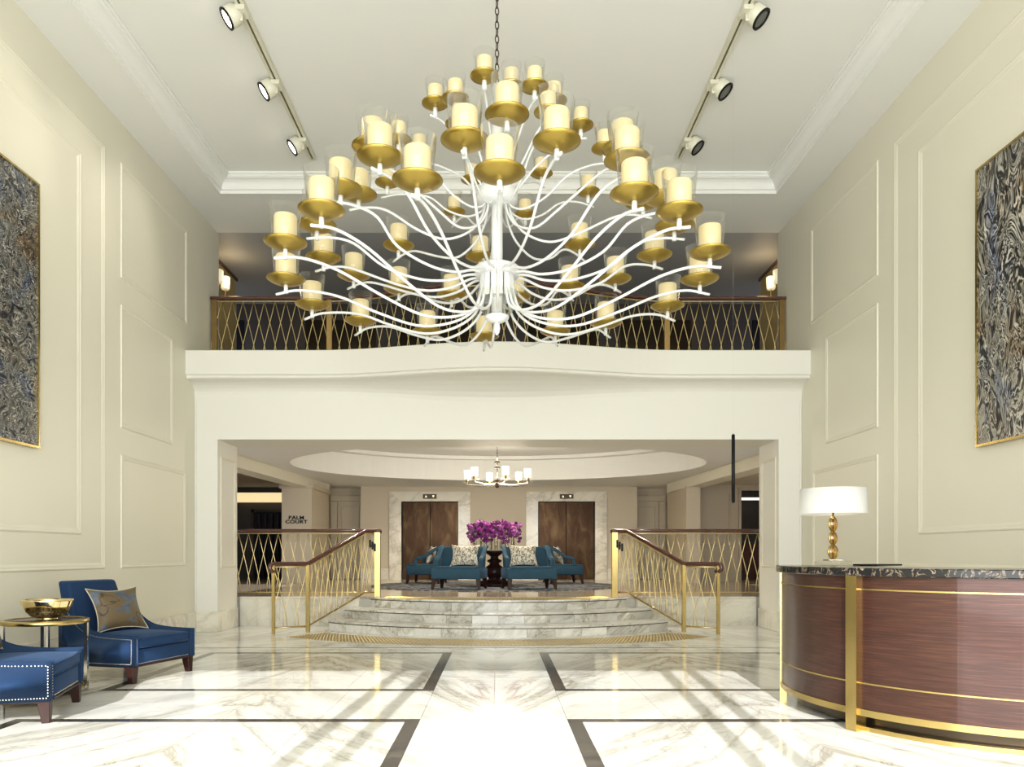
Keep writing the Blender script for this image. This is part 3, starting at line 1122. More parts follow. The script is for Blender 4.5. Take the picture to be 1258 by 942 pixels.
def lampset(scale, tag_):
    """shared meshes of one lamp: saucer, stem, candle, glass; origin at the saucer rim centre"""
    D = scale
    sa = MB()
    prof = []
    R = D / 2
    for i in range(9):
        u = i / 8
        prof.append((max(0.0005, R * u), -0.16 * D * (1 - u ** 2.2)))
    prof.append((R * 0.995, 0.006))
    for i in range(7, -1, -1):
        u = i / 8
        prof.append((max(0.0005, R * u * 0.99), -0.16 * D * (1 - u ** 2.2) + 0.008))
    sa.lathe(prof, 32)
    st = MB().lathe([(0.0005, -0.16 * D - 0.07), (0.018, -0.16 * D - 0.07), (0.018, -0.16 * D + 0.0), (0.0005, -0.16 * D)], 10)
    ca = MB()
    rc = 0.265 * D
    ca.lathe([(0.0005, -0.10 * D), (rc, -0.10 * D), (rc, 0.60 * D), (rc * 0.96, 0.625 * D), (rc * 0.7, 0.63 * D), (0.0005, 0.625 * D)], 20)
    gl = MB()
    r0, r1 = 0.295 * D, 0.385 * D
    gl.lathe([(r0, -0.09 * D), (r1, 0.84 * D), (r1 - 0.004, 0.84 * D), (r0 - 0.004, -0.09 * D)], 24)
    gl.f = [f for f in gl.f if len(f) <= 4]
    gl.sm = [True] * len(gl.f)
    return (sa.mesh('saucer', M['gold_satin']), st.mesh('saucer_stem', M['white_enamel']), ca.mesh('candle_shade', M['candle']), gl.mesh('glass_hurricane', M['glass']))


sets = {0.32: lampset(0.32, 'a'), 0.30: lampset(0.30, 'b'), 0.215: lampset(0.215, 'c')}


def add_part(name, me, parent, loc):
    o = bpy.data.objects.new(name, me)
    COL.objects.link(o)
    o.parent = parent
    o.location = loc
    return o


RING_A = [(-175.3, 1.71), (-154.2, 1.69), (-130.2, 1.8), (-110.9, 1.86), (-90.2, 1.8), (-64.7, 1.76), (-42.7, 1.76), (-16.3, 1.77), (0.6, 1.8), (30.4, 1.77), (44.6, 1.78), (71.0, 1.75), (90.3, 1.73), (113.7, 1.76), (138.4, 1.66), (158.2, 1.64)]
RING_B = [(-162.4, 1.58), (-142.4, 1.65), (-124.0, 1.69), (-107.4, 1.67), (-82.8, 1.5), (-55.0, 1.42), (-32.2, 1.5), (-8.1, 1.49), (15.2, 1.51), (36.3, 1.52), (62.9, 1.45), (83.3, 1.48), (107.2, 1.5), (131.5, 1.56), (149.6, 1.46), (172.7, 1.57)]
RING_C = [(-171.1, 1.08), (-130.0, 1.23), (-77.9, 1.16), (-43.0, 1.32), (2.9, 1.37), (44.2, 1.31), (85.4, 1.23), (134.4, 1.1)]
RING_M = [(-153.1, 0.91), (-103.9, 1.0), (-60.2, 0.9), (-23.2, 0.73), (24.8, 0.91), (69.5, 0.93), (116.3, 0.92), (162.7, 0.91)]
RING_T = [(-163.8, 0.86), (-114.3, 0.76), (-50.3, 0.64), (-7.1, 0.76), (24.9, 0.69), (45.7, 0.63), (82.1, 0.71), (149.3, 0.82)]
EYE = 1.2


def profile(kind, R, h):
    """(radius, height above the eye) along an arm that ends R+0.07 out under a saucer of rim height h"""
    e = h - 0.115
    if kind == 'A':
        return [(0.13, 2.34), (0.15, 2.2), (0.21, 2.06), (0.40, 1.965), (0.68, 1.945), (1.02, e - 0.17), (1.36, e - 0.03), (R - 0.12, e + 0.02), (R + 0.085, e - 0.015)]
    if kind == 'B':
        return [(0.17, 2.37), (0.26, 2.36), (0.42, 2.31), (0.66, 2.31), (0.95, e - 0.20), (R - 0.3, e - 0.02), (R - 0.1, e + 0.02), (R + 0.085, e + 0.0)]
    if kind == 'C':
        return [(0.10, 2.98), (0.13, 2.86), (0.24, 2.72), (0.45, 2.64), (0.68, e - 0.13), (R - 0.24, e + 0.0), (R - 0.08, e + 0.015), (R + 0.075, e - 0.02)]
    if kind == 'M':
        return [(0.10, 3.0), (0.14, 2.93), (0.26, 2.90), (0.44, 2.97), (0.62, e - 0.05), (R - 0.12, e + 0.0), (R + 0.06, e - 0.01)]
    return [(0.07, 3.02), (0.12, 3.04), (0.22, 3.14), (0.34, 3.28), (R * 0.75, e - 0.05), (R - 0.06, e + 0.0), (R + 0.05, e + 0.005)]


def make_arm(kind, ang, R, h, D, tube_r):
    a = radians(ang)
    u = Vector((sin(a), -cos(a), 0))
    pts = [u * r + Vector((0, 0, z + EYE)) for r, z in profile(kind, R, h)]
    arm = MB().tube(spline(pts, 5), tube_r, 8).build('arm', M['white_enamel'], ch)
    # lamp child positions: saucer rim centre
    base = u * R + Vector((0, 0, h + EYE))
    sm = sets[D]
    for nm, me in zip(('saucer', 'saucer_stem', 'candle_shade', 'glass_hurricane'), sm):
        add_part(nm, me, arm, base)


for a, R in RING_A:
    make_arm('A', a, R, 2.34, 0.32, 0.0115)
for a, R in RING_B:
    make_arm('B', a, R, 2.715, 0.32, 0.0115)
for a, R in RING_C:
    make_arm('C', a, R, 2.945, 0.30, 0.0105)
for a, R in RING_M:
    make_arm('M', a, R, 3.275, 0.215, 0.009)
for a, R in RING_T:
    make_arm('T', a, R, 3.59, 0.215, 0.009)
make_arm('T', 15.1, 0.44, 3.71, 0.215, 0.009)
make_arm('T', -26.7, 0.71, 3.49, 0.215, 0.009)
# hubs and column
z = EYE
MB().lathe([(0.048, z + 2.0), (0.048, z + 3.95), (0.02, z + 4.0)], 20).build('column', M['white_enamel'], ch)
hub = MB().lathe([(0.03, z + 2.445), (0.16, z + 2.445), (0.19, z + 2.43), (0.19, z + 2.365), (0.17, z + 2.355), (0.03, z + 2.355)], 32).build('lower_hub', M['white_enamel'], ch)
for k in range(16):
    a = 2 * pi * (k + 0.5) / 16
    MB().box(-0.006, 0.006, -0.02, 0.02, 2.17 + z, 2.356 + z).build('hub_rib', M['white_enamel'], hub, 0, 1, (0.14 * cos(a), 0.14 * sin(a), 0), a)
MB().lathe([(0.02, z + 1.965), (0.05, z + 1.97), (0.10, z + 2.0), (0.105, z + 2.02), (0.05, z + 2.03), (0.02, z + 2.04)], 24).build('hub_cup', M['white_enamel'], ch)
g = MB().lathe([(0.10, z + 2.02), (0.16, z + 2.10), (0.18, z + 2.22), (0.176, z + 2.22), (0.156, z + 2.10), (0.096, z + 2.02)], 24)
g.build('hub_glass', M['glass'], ch)
MB().lathe([(0.03, z + 3.10), (0.15, z + 3.10), (0.175, z + 3.08), (0.175, z + 3.0), (0.15, z + 2.97), (0.03, z + 2.95)], 32).build('upper_hub', M['white_enamel'], ch)
MB().lathe([(0.004, z + 1.86), (0.02, z + 1.88), (0.028, z + 1.92), (0.02, z + 1.965)], 16).build('finial', M['white_enamel'], ch)
# chain to the ceiling
lk = MB()
ring = [(0.016 * cos(t), 0, 0.036 * sin(t)) for t in [2 * pi * k / 12 for k in range(13)]]
lk.tube(ring, 0.0048, 6, False)
lm = lk.mesh('chain_link', M['dark_bronze'])
zz = z + 4.02
k = 0
while zz < TZ - 0.05:
    o = add_part('chain_link', lm, ch, (0, 0, zz))
    o.rotation_euler[2] = (pi / 2) * (k % 2) + 0.4
    zz += 0.060
    k += 1
MB().lathe([(0.005, TZ - 0.06), (0.05, TZ - 0.05), (0.08, TZ + 0.0), (0.08, TZ + 0.021)], 24).build('ceiling_rose', M['white_enamel'], ch)

# ================================================================== TRACK LIGHTS
M['track'] = mat('track_cream', (0.62, 0.60, 0.48), 0.4)
M['track_slot'] = mat('track_slot', (0.10, 0.095, 0.05), 0.5)


def track(x, side):
    t = thing('ceiling_track', 'cream ceiling lighting track on the %s with three spotlights clipped along it' % side, 'track', (x, 0, TZ + 0.02))
    MB().box(-0.045, -0.012, 1.4, 10.55, -0.05, 0.0).build('rail', M['track'], t)
    MB().box(0.012, 0.045, 1.4, 10.55, -0.05, 0.0).build('rail', M['track'], t)
    MB().box(-0.012, 0.012, 1.4, 10.55, -0.03, 0.0).build('slot', M['track_slot'], t)
    t['group'] = 'ceiling lighting tracks'


track(-2.58, 'left')
track(2.50, 'right')


def spotlight(x, y, aim, lit, label):
    """a drum head on a small yoke below the track"""
    zt = TZ - 0.03
    t = thing('track_spotlight', label, 'spotlight', (x, y, zt), 0, 'track spotlights')
    sx = -1 if x < 0 else 1
    MB().box(-0.05, 0.05, -0.08, 0.08, -0.05, 0.0).build('adapter', M['track'], t, 0.006, 1)
    MB().tube([(0, 0, -0.04), (0, 0, -0.11), (sx * 0.06, 0, -0.10)], 0.016, 8).build('yoke', M['track'], t)
    d = Vector(aim).normalized()
    qt = d.to_track_quat('Z', 'Y')
    hd = MB().lathe([(0.03, -0.13), (0.075, -0.12), (0.10, -0.08), (0.105, 0.03), (0.0985, 0.03), (0.0985, 0.012), (0.03, 0.01)], 28)
    cpos = Vector((sx * 0.13, 0, -0.085))
    o = hd.build('lamp_head', M['track'], t)
    o.location = cpos
    o.rotation_euler = qt.to_euler()
    ri = MB().lathe([(0.082, 0.018), (0.105, 0.018), (0.108, 0.034), (0.082, 0.034), (0.082, 0.018)], 28)
    ri.f = [f for f in ri.f if len(f) == 4]
    ri.sm = [True] * len(ri.f)
    o2 = ri.build('bezel', M['black'], o)
    o3 = MB().lathe([(0.0005, 0.024), (0.083, 0.024)], 28).build('lens', M['lens_lit'] if lit else M['grey_lens'], o)
    o3.data.polygons.foreach_set('use_smooth', [False] * len(o3.data.polygons))
    if lit:
        L = light('spot_beam', 'SPOT', (0, 0, 0.06), 55, (1.0, 0.93, 0.8), spot_size=radians(56), spot_blend=0.9, shadow_soft_size=0.08)
        L.parent = o
        L.rotation_euler = (pi, 0, 0)


for i, (y, nm) in enumerate(((7.62, 'nearest the camera'), (8.82, 'in the middle'), (10.04, 'farthest away'))):
    spotlight(-2.58, y, (-0.74, -0.22, -0.60), True, 'lit cream spotlight with black rim on the left track, ' + nm)
    spotlight(2.50, y, (0.60, -0.22, -0.74), False, 'unlit cream spotlight with grey lens on the right track, ' + nm)

# ================================================================== black hanging rod
hr = thing('pendant_rod', 'slim black rod hanging on a thin wire in front of the doorway at right', 'pendant', (2.50, 8.05, 0))
MB().lathe([(0.004, 1.735), (0.018, 1.75), (0.018, 2.46), (0.004, 2.475)], 14).build('rod', M['black'], hr)
MB().tube([(0, 0, 2.47), (0, 0, TZ - 0.028)], 0.0003, 4).build('wire', M['nickel'], hr)

# ================================================================== ARTWORKS


def artwork(x, sgn, y0, y1, z0, z1, m, label, seed, streak):
    t = thing('painting', label, 'painting', (x, (y0 + y1) / 2, (z0 + z1) / 2), 0)
    w, h = (y1 - y0) / 2, (z1 - z0) / 2
    f = 0.022
    fr = MB()
    d0, d1 = sorted((0.0, sgn * 0.07))
    for (a, b, c, d) in ((-w, w, -h, -h + f), (-w, w, h - f, h), (-w, -w + f, -h + f, h - f), (w - f, w, -h + f, h - f)):
        fr.box(d0, d1, a, b, c, d)
    fr.build('frame', M['brass'], t)

    def fn(u, v):
        yy = -w + f + u * 2 * (w - f)
        zz = -h + f + v * 2 * (h - f)
        e = min(1.0, min(u, 1 - u, v, 1 - v) * 25)
        p = Vector((yy * 7 + seed, zz * (3.2 if streak else 7), 0.0))
        q = noise.noise(p * 0.6) * 1.8
        hgt = noise.noise(p + Vector((q, -q, 3))) * 0.035 + noise.noise(p * 2.3 + Vector((q, q, 9))) * 0.018
        return (sgn * (0.062 + hgt * 0.7 * e), yy, zz)
    MB().grid(fn, 110, 110).build('canvas', m, t)


artwork(-HW, 1, 4.6, 7.57, 2.25, 4.89, M['paint_left'], 'large abstract painting of dense dark swirls in a gold frame on the left wall', 1.7, False)
artwork(HW, -1, 4.3, 7.27, 2.22, 4.88, M['paint_right'], 'large abstract painting of black and white vertical strokes on the right wall', 8.3, True)

# ================================================================== SCONCES on the balcony
for sgn, side in ((-1, 'left'), (1, 'right')):
    for k, y in enumerate((12.95, 13.55)):
        pass
    t = thing('wall_sconce', 'twin-shade brass wall sconce glowing at the %s end of the balcony' % side, 'wall lamp', (sgn * (UX - 0.001), 13.45, 5.90), 0)
    MB().box(*sorted((0, -sgn * 0.03)), -0.07, 0.07, -0.22, 0.22).build('backplate', M['brass'], t, 0.006, 1)
    for dy in (-0.17, 0.17):
        MB().tube(spline([(-sgn * 0.02, 0, -0.15), (-sgn * 0.12, dy * 0.6, -0.17), (-sgn * 0.15, dy, -0.10), (-sgn * 0.15, dy, 0.08)], 4), 0.013, 8).build('arm', M['brass'], t)
        MB().lathe([(0.062, 0.05), (0.075, 0.07), (0.085, 0.27), (0.03, 0.275)], 18, (-sgn * 0.15, dy, 0)).build('lamp_shade', M['warm_shade'], t)
    L = light('sconce_light', 'POINT', (-sgn * 0.32, 0, 0.2), 6, (1.0, 0.75, 0.42), shadow_soft_size=0.1)
    L.parent = t

# ================================================================== SMALL LOBBY CHANDELIER
sc_ = thing('lobby_chandelier', 'small six-armed chandelier with white drum shades above the lounge chairs', 'chandelier', (-0.02, 15.97, 0))
zc = EYE + 1.47
MB().tube([(0, 0, zc - 0.05), (0, 0, zc + 0.55)], 0.018, 10).build('stem', M['nickel'], sc_)
MB().lathe([(0.01, zc - 0.09), (0.05, zc - 0.06), (0.03, zc - 0.03), (0.06, zc + 0.0), (0.03, zc + 0.03), (0.03, zc + 0.06), (0.075, zc + 0.08), (0.02, zc + 0.1)], 18).build('hub', M['dark_bronze'], sc_)
for zq in (zc + 0.32, zc + 0.44):
    MB().lathe([(0.015, zq), (0.07, zq + 0.01), (0.06, zq + 0.03), (0.015, zq + 0.05)], 18).build('collar', M['dark_bronze'], sc_)
zz = zc + 0.56
k = 0
while zz < LC + 0.60:
    o = add_part('chain_link', lm, sc_, (0, 0, zz))
    o.rotation_euler[2] = (pi / 2) * (k % 2)
    zz += 0.06
    k += 1
for q_ in range(6):
    a = radians(15 + 60 * q_)
    u = Vector((sin(a), -cos(a), 0))
    e = u * 0.66
    ar = MB().tube([u * 0.04 + Vector((0, 0, zc + 0.0)), u * 0.35 + Vector((0, 0, zc - 0.03)), e + Vector((0, 0, zc + 0.0)), e + Vector((0, 0, zc + 0.1))], 0.013, 8).build('arm', M['nickel'], sc_)
    MB().lathe([(0.015, zc + 0.03), (0.09, zc + 0.05), (0.095, zc + 0.06), (0.015, zc + 0.07)], 18, e).build('drip_cup', M['glass'], ar)
    MB().lathe([(0.015, zc + 0.05), (0.035, zc + 0.09), (0.03, zc + 0.14)], 14, e).build('lamp_holder', M['brass'], ar)
    MB().lathe([(0.068, zc + 0.12), (0.072, zc + 0.30), (0.02, zc + 0.302)], 18, e).build('lamp_shade', M['bright_shade'], ar)
L = light('lobby_lamp', 'POINT', (-0.02, 15.97, zc + 0.1), 230, (1.0, 0.88, 0.70), shadow_soft_size=0.6)

# ================================================================== RECEPTION DESK
DCX, DCY = 3.75, 5.80
DR = 1.49
A0, A1 = radians(154), radians(292)
AP = radians(206)
desk = thing('reception_desk', 'curved dark wood reception desk banded in brass under a black marble top', 'reception desk', (0, 0, 0))
ri_ = DR - 0.62


def arc(n0, n1, r0, r1, z0, z1, n=72):
    return MB().arcslab(DCX, DCY, r0, r1, n0, n1, z0, z1, n)


gp = 0.028
for (a0, a1) in ((A0 + 0.035, AP - gp), (AP + gp, A1)):
    for (z0, z1) in ((0.155, 0.325), (0.335, 0.955), (0.965, 1.05)):
        arc(a0, a1, DR - 0.05, DR - 0.012, z0, z1).build('wood_panel', M['desk_wood'], desk)
    for zz in (0.325, 0.955):
        arc(a0, a1, DR - 0.05, DR - 0.006, zz, zz + 0.01).build('brass_inlay', M['brass'], desk)
    arc(a0, a1, DR - 0.05, DR - 0.002, 0.11, 0.155).build('bottom_rail', M['brass'], desk)
arc(A0 + 0.03, A1, ri_, DR - 0.05, 0.11, 1.05).build('carcass', M['desk_wood'], desk)
arc(A0 + 0.1, A1, ri_ + 0.1, DR - 0.13, 0.02, 0.11).build('plinth', M['dark_bronze'], desk)
arc(AP - gp, AP + gp, DR - 0.08, DR + 0.02, 0.0, 1.05, 3).build('post', M['brass'], desk)
arc(A0, A0 + 0.035, ri_, DR + 0.004, 0.11, 1.05, 2).build('end_panel', M['brass'], desk)
arc(A0, A0 + 0.035, DR - 0.05, DR + 0.004, 0.0, 0.11, 2).build('foot', M['brass'], desk)
arc(AP + gp, AP + 0.85, DR - 0.10, DR - 0.05, 0.0, 0.03).build('foot_bar', M['brass'], desk)
arc(A0 - 0.012, A1, ri_ - 0.03, DR + 0.03, 1.05, 1.105, 40).build('worktop', M['portoro'], desk, 0.006, 1)

# lamp and folder on the desk
lp = thing('table_lamp', 'table lamp with a wide white drum shade on stacked amber discs, on the desk', 'lamp', (2.80, 6.33, 1.105))
MB().box(-0.11, 0.11, -0.11, 0.11, 0, 0.035).build('glass_base', M['glass'], lp, 0.004, 1)
MB().box(-0.06, 0.06, -0.06, 0.06, 0.035, 0.05).build('base_plate', M['nickel'], lp, 0.003, 1)
zz = 0.05
for (rr, hh) in ((0.058, 0.118), (0.044, 0.112), (0.046, 0.125)):
    MB().tube([(0, 0, zz), (0, 0, zz + hh)], 0.008, 8).build('stem', M['brass'], lp)
    di = MB()
    prof = [(0.0005, -0.026), (rr * 0.55, -0.024), (rr * 0.86, -0.016), (rr, 0.0), (rr * 0.86, 0.016), (rr * 0.55, 0.024), (0.0005, 0.026)]
    tmp = MB().lathe(prof, 24)
    di.v = [(x, zc2, y * hh / (2 * rr)) for (x, y, zc2) in tmp.v]
    di.f, di.sm = tmp.f, tmp.sm
    o = di.build('amber_disc', M['amber_glass'], lp)
    o.location = (0, 0, zz + hh / 2)
    o.rotation_euler[2] = 0.5
    rgm = MB().tube([(rr * cos(2 * pi * k / 24), 0, hh / 2 * sin(2 * pi * k / 24)) for k in range(25)], 0.006, 6, False).build('disc_rim', M['brass'], o)
    zz += hh
MB().tube([(0, 0, zz), (0, 0, zz + 0.16)], 0.009, 8).build('neck', M['brass'], lp)
sh = MB().lathe([(0.265, 0.425), (0.255, 0.635), (0.252, 0.635), (0.262, 0.425)], 40)
sh.f = [f for f in sh.f if len(f) == 4]
sh.sm = [True] * len(sh.f)
sh.build('lamp_shade', M['lampshade'], lp)
MB().lathe([(0.0005, 0.60), (0.252, 0.602)], 40).build('shade_diffuser', M['lampshade'], lp)
L = light('lamp_bulb', 'POINT', (0, 0, 0.5), 1.5, (1.0, 0.82, 0.55), shadow_soft_size=0.06)
L.parent = lp
fo = MB().box(-0.15, 0.15, -0.11, 0.11, 0, 0.012).build('folder', M['black'], None, 0.003, 1, (2.98, 5.95, 1.106), 0.5)
tag(fo, 'flat black folder lying on the desk beside the lamp', 'folder')

# ================================================================== BLUE VELVET ARMCHAIRS
CW, CD = 0.86, 0.86   # width (local x), depth (local y, front at -y)


def nail_row(mb, pts, step=0.019, r=0.0048, nrm=(0, -1, 0)):
    n = Vector(nrm)
    for a, b in zip(pts, pts[1:]):
        a, b = Vector(a), Vector(b)
        k = max(1, int((b - a).length / step))
        for i in range(k):
            p = a.lerp(b, (i + 0.5) / k)
            t = n.orthogonal().normalized()
            s = n.cross(t)
            vv = [p + t * (r * cos(q * pi / 3)) + s * (r * sin(q * pi / 3)) for q in range(6)] + [p + n * r * 0.8]
            mb.add(vv, [(q, (q + 1) % 6, 6) for q in range(6)], True)


def side_poly():
    """arm outline in (y, z): front low, swooping up to the back"""
    top = [(-0.43, 0.43), (-0.30, 0.432), (-0.12, 0.44), (0.05, 0.465), (0.18, 0.53), (0.27, 0.62), (0.33, 0.72)]
    return top


def make_armchair(label):
    t = thing('armchair', label, 'armchair', (0, 0, 0), 0, 'blue velvet armchairs')
    hw, hd = CW / 2, CD / 2
    base = MB().box(-hw + 0.06, hw - 0.06, -hd + 0.012, hd - 0.06, 0.165, 0.31)
    base.build('seat_base', M['velvet'], t, 0.012, 2)
    # cushion with a soft crown

    def cush(u, v):
        x = (-hw + 0.075) + u * (2 * hw - 0.15)
        y = (-hd - 0.005) + v * (0.70)
        e = (1 - abs(2 * u - 1) ** 4) * (1 - abs(2 * v - 1) ** 4)
        return (x, y, 0.405 + 0.035 * e)
    cb = MB().box(-hw + 0.075, hw - 0.075, -hd - 0.005, -hd + 0.70, 0.318, 0.415)
    cu = cb.build('seat_cushion', M['velvet'], t, 0.025, 3)
    cr = MB().grid(cush, 12, 12)
    cr.build('cushion_crown', M['velvet'], cu)
    pp = MB().tube([(-hw + 0.09, -hd - 0.004, 0.405), (hw - 0.09, -hd - 0.004, 0.405)], 0.005, 6)
    pp.tube([(-hw + 0.09, -hd - 0.004, 0.327), (hw - 0.09, -hd - 0.004, 0.327)], 0.005, 6)
    pp.build('piping', M['velvet'], cu)
    # backrest leaning back
    bk = MB()
    vb = []
    for z, yo in ((0.25, 0.20), (0.935, 0.42)):
        for (x, y) in ((-hw + 0.05, 0.0), (hw - 0.05, 0.0), (hw - 0.05, 0.14), (-hw + 0.05, 0.14)):
            vb.append((x * (1.0 if z < 0.5 else 0.80), y + yo, z))
    bk.hexa(vb)
    bk.build('backrest', M['velvet'], t, 0.03, 3)
    # arms
    tp = side_poly()
    for sx in (-1, 1):
        m = MB()
        xa, xb = sorted((sx * hw, sx * (hw - 0.065)))
        pts = [(y, z) for y, z in spline([(a, b, 0) for a, b in tp], 3) for _ in (0,)] if False else [(p.x, p.y) for p in spline([(a, b, 0) for a, b in tp], 3)]
        pts += [(0.40, 0.72), (0.40, 0.165), (-0.43, 0.165)]
        n = len(pts)
        vs = [(xa, y, z) for y, z in pts] + [(xb, y, z) for y, z in pts]
        fs = [tuple(range(n)), tuple(range(2 * n - 1, n - 1, -1))] + [(i, (i + 1) % n, n + (i + 1) % n, n + i) for i in range(n)]
        m.add(vs, fs)
        arm = m.build('arm', M['velvet'], t, 0.009, 2)
        nh = MB()
        xo = sx * (hw + 0.001)
        line = [(xo, p.x, p.y - 0.022) for p in spline([(a, b, 0) for a, b in tp], 3)]
        line[0] = (xo, -0.415, line[0][2])
        nail_row(nh, line, nrm=(sx, 0, 0))
        nail_row(nh, [(xo, -0.415, 0.41), (xo, -0.415, 0.185)], nrm=(sx, 0, 0))
        nail_row(nh, [(xo, -0.415, 0.18), (xo, 0.39, 0.18)], nrm=(sx, 0, 0))
        xf = sx * (hw - 0.0325)
        for dx in (0.024,):
            nail_row(nh, [(xf - sx * dx, -0.431, 0.41), (xf - sx * dx, -0.431, 0.185)], nrm=(0, -1, 0))
        tag(nh.build('nailhead_trim', M['nail'], arm), 'row of small silver nailheads', None, None, 'stuff')
    nb = MB()
    nail_row(nb, [(-hw + 0.07, -hd + 0.011, 0.178), (hw - 0.07, -hd + 0.011, 0.178)], nrm=(0, -1, 0))
    tag(nb.build('nailhead_trim', M['nail'], t), 'row of small silver nailheads', None, None, 'stuff')
    MB().box(-hw + 0.004, hw - 0.004, -hd + 0.004, hd - 0.035, 0.148, 0.166).build('base_rail', M['leg_wood'], t, 0.003, 1)
    for sx in (-1, 1):
        for sy in (-1, 1):
            lx, ly = sx * (hw - 0.045), (-hd + 0.045 if sy < 0 else hd - 0.09)
            w0, w1 = 0.040, 0.026
            kx, ky = sx * 0.006, sy * 0.012
            v = []
            for z, w, ox, oy in ((0.0, w1, kx, ky), (0.15, w0, 0, 0)):
                v += [(lx - w + ox, ly - w + oy, z), (lx + w + ox, ly - w + oy, z), (lx + w + ox, ly + w + oy, z), (lx - w + ox, ly + w + oy, z)]
            MB().hexa(v).build('leg', M['leg_wood'], t, 0.003, 1)
    return t


def heading(nx, ny):
    """rotation so that local -y points along (nx, ny)"""
    return math.atan2(ny, nx) + pi / 2


ac = make_armchair('blue velvet armchair with nailhead trim holding the brown leaf-patterned cushion')
n1 = Vector((0.964, -0.267))
u1 = Vector((0.267, 0.964))
c1 = Vector((-3.37, 6.97)) - n1 * 0.40 + u1 * 0.40
ac.location = (c1.x, c1.y, 0)
ac.rotation_euler[2] = heading(*n1)
n2 = Vector((0.964, 0.265))
u2 = Vector((-0.265, 0.964))
c2 = Vector((-3.20, 5.365)) - n2 * 0.40 + u2 * 0.40
ac2 = dup(ac, (c2.x, c2.y, 0), heading(*n2), 'nearest blue velvet armchair, in front of the side table, cut off by the left edge')


def pillow(name, w, h, d, m, n=14, pinch=0.17):
    mb = MB()
    for s in (1, -1):
        def fn(u, v, s=s):
            a, b = 2 * u - 1, 2 * v - 1
            px = a * (1 - pinch * (1 - b * b)) * w / 2
            pz = b * (1 - pinch * (1 - a * a)) * h / 2
            th = ((1 - a * a) * (1 - b * b)) ** 0.45 * d / 2
            return (px, s * th, pz)
        mb.grid(fn, n, n)
    return mb


def cushion(label, w, h, d, m, base, rotz, lean, roll, group=None, piping=None):
    me = pillow('cushion', w, h, d, m)
    o = me.build('cushion', m)
    o.location = base
    from mathutils import Euler, Matrix
    R = Matrix.Rotation(rotz, 4, 'Z') @ Matrix.Rotation(lean, 4, 'X') @ Matrix.Rotation(roll, 4, 'Y')
    o.rotation_euler = R.to_euler()
    tag(o, label, 'cushion', group)
    if piping:
        pts = []
        pn = 0.17
        for k in range(65):
            q = k / 64 * 4
            i, f = int(q) % 4, q - int(q)
            e = 2 * f - 1
            a, b = ((e, -1), (1, e), (-e, 1), (-1, -e))[i]
            pts.append((a * (1 - pn * (1 - b * b)) * w / 2, 0, b * (1 - pn * (1 - a * a)) * h / 2))
        MB().tube(pts, 0.005, 6, False).build('piping', piping, o)
    return o


M['piping'] = mat('piping_cord', (0.55, 0.50, 0.38), 0.5)
pc = c1 - n1 * 0.15 + u1 * 0.03
cushion('square brown cushion with grey-blue leaves leaning in the farther blue armchair', 0.56, 0.46, 0.18, M['leaf_pillow'],
        (pc.x, pc.y, 0.650), heading(*n1) - 0.20, -0.42, 0.0, None, M['piping'])
pc2 = c2 - n2 * 0.15 + u2 * 0.03
cushion('dark cushion corner in the nearest blue armchair at the left edge', 0.46, 0.42, 0.16, M['leaf_pillow'],
        (pc2.x, pc2.y, 0.65), heading(*n2) + 0.1, -0.42, 0.0, None, M['piping'])

# ------------------------------------------------------------------ side table and bowl
st = thing('side_table', 'round brass side table with dark top standing between the blue armchairs', 'table', (-3.90, 6.52, 0))
MB().lathe([(0.30, 0.60), (0.335, 0.60), (0.34, 0.605), (0.34, 0.632), (0.33, 0.637), (0.30, 0.637), (0.30, 0.60)], 40).build('rim', M['brass'], st)
MB().lathe([(0.0005, 0.615), (0.305, 0.615), (0.305, 0.634), (0.0005, 0.634)], 40).build('table_top', M['portoro'], st)
for k in range(4):
    a = radians(28 + 90 * k)
    x, y = 0.31 * cos(a), 0.31 * sin(a)
    MB().box(x - 0.014, x + 0.014, y - 0.014, y + 0.014, 0.0, 0.605).build('leg', M['nickel'], st)
MB().lathe([(0.296, 0.05), (0.32, 0.05), (0.32, 0.07), (0.296, 0.07), (0.296, 0.05)], 40).build('lower_ring', M['brass'], st)
bw = thing('bowl', 'hammered gold bowl standing on the round side table', 'bowl', (-3.87, 6.50, 0.637))


def bowl_prof(u, v):
    a = 2 * pi * u
    prof = [(0.0, 0.012), (0.085, 0.012), (0.125, 0.03), (0.162, 0.07), (0.186, 0.115), (0.20, 0.168)]
    q = v * (len(prof) - 1)
    i = min(int(q), len(prof) - 2)
    f = q - i
    r = prof[i][0] * (1 - f) + prof[i + 1][0] * f
    z_ = prof[i][1] * (1 - f) + prof[i + 1][1] * f
    wob = 1 + 0.018 * sin(4 * a + 7 * v) * v + 0.008 * sin(9 * a - 6 * v) * v
    return (r * wob * cos(a), r * wob * sin(a), z_ + 0.002 * sin(3 * a) * v)


bm_ = MB().grid(bowl_prof, 48, 20)
bo = bm_.build('body', M['gold_bowl'], bw)
md = bo.modifiers.new('thick', 'SOLIDIFY')
md.thickness = 0.006
MB().lathe([(0.05, 0.0), (0.085, 0.0), (0.075, 0.016), (0.05, 0.016), (0.05, 0.0)], 30).build('foot', M['gold_bowl'], bw)

# ================================================================== LOUNGE GROUP ON THE RUG
rug = MB().lathe([(0.0005, 0.0), (2.75, 0.0), (2.76, 0.006), (2.75, 0.014), (0.0005, 0.016)], 72).build('rug', M['rug'], None, 0, 2, (-0.08, 17.05, PZ))
tag(rug, 'round dark grey-blue rug with swirling pattern under the lounge chairs', 'rug')
RZ = PZ + 0.016


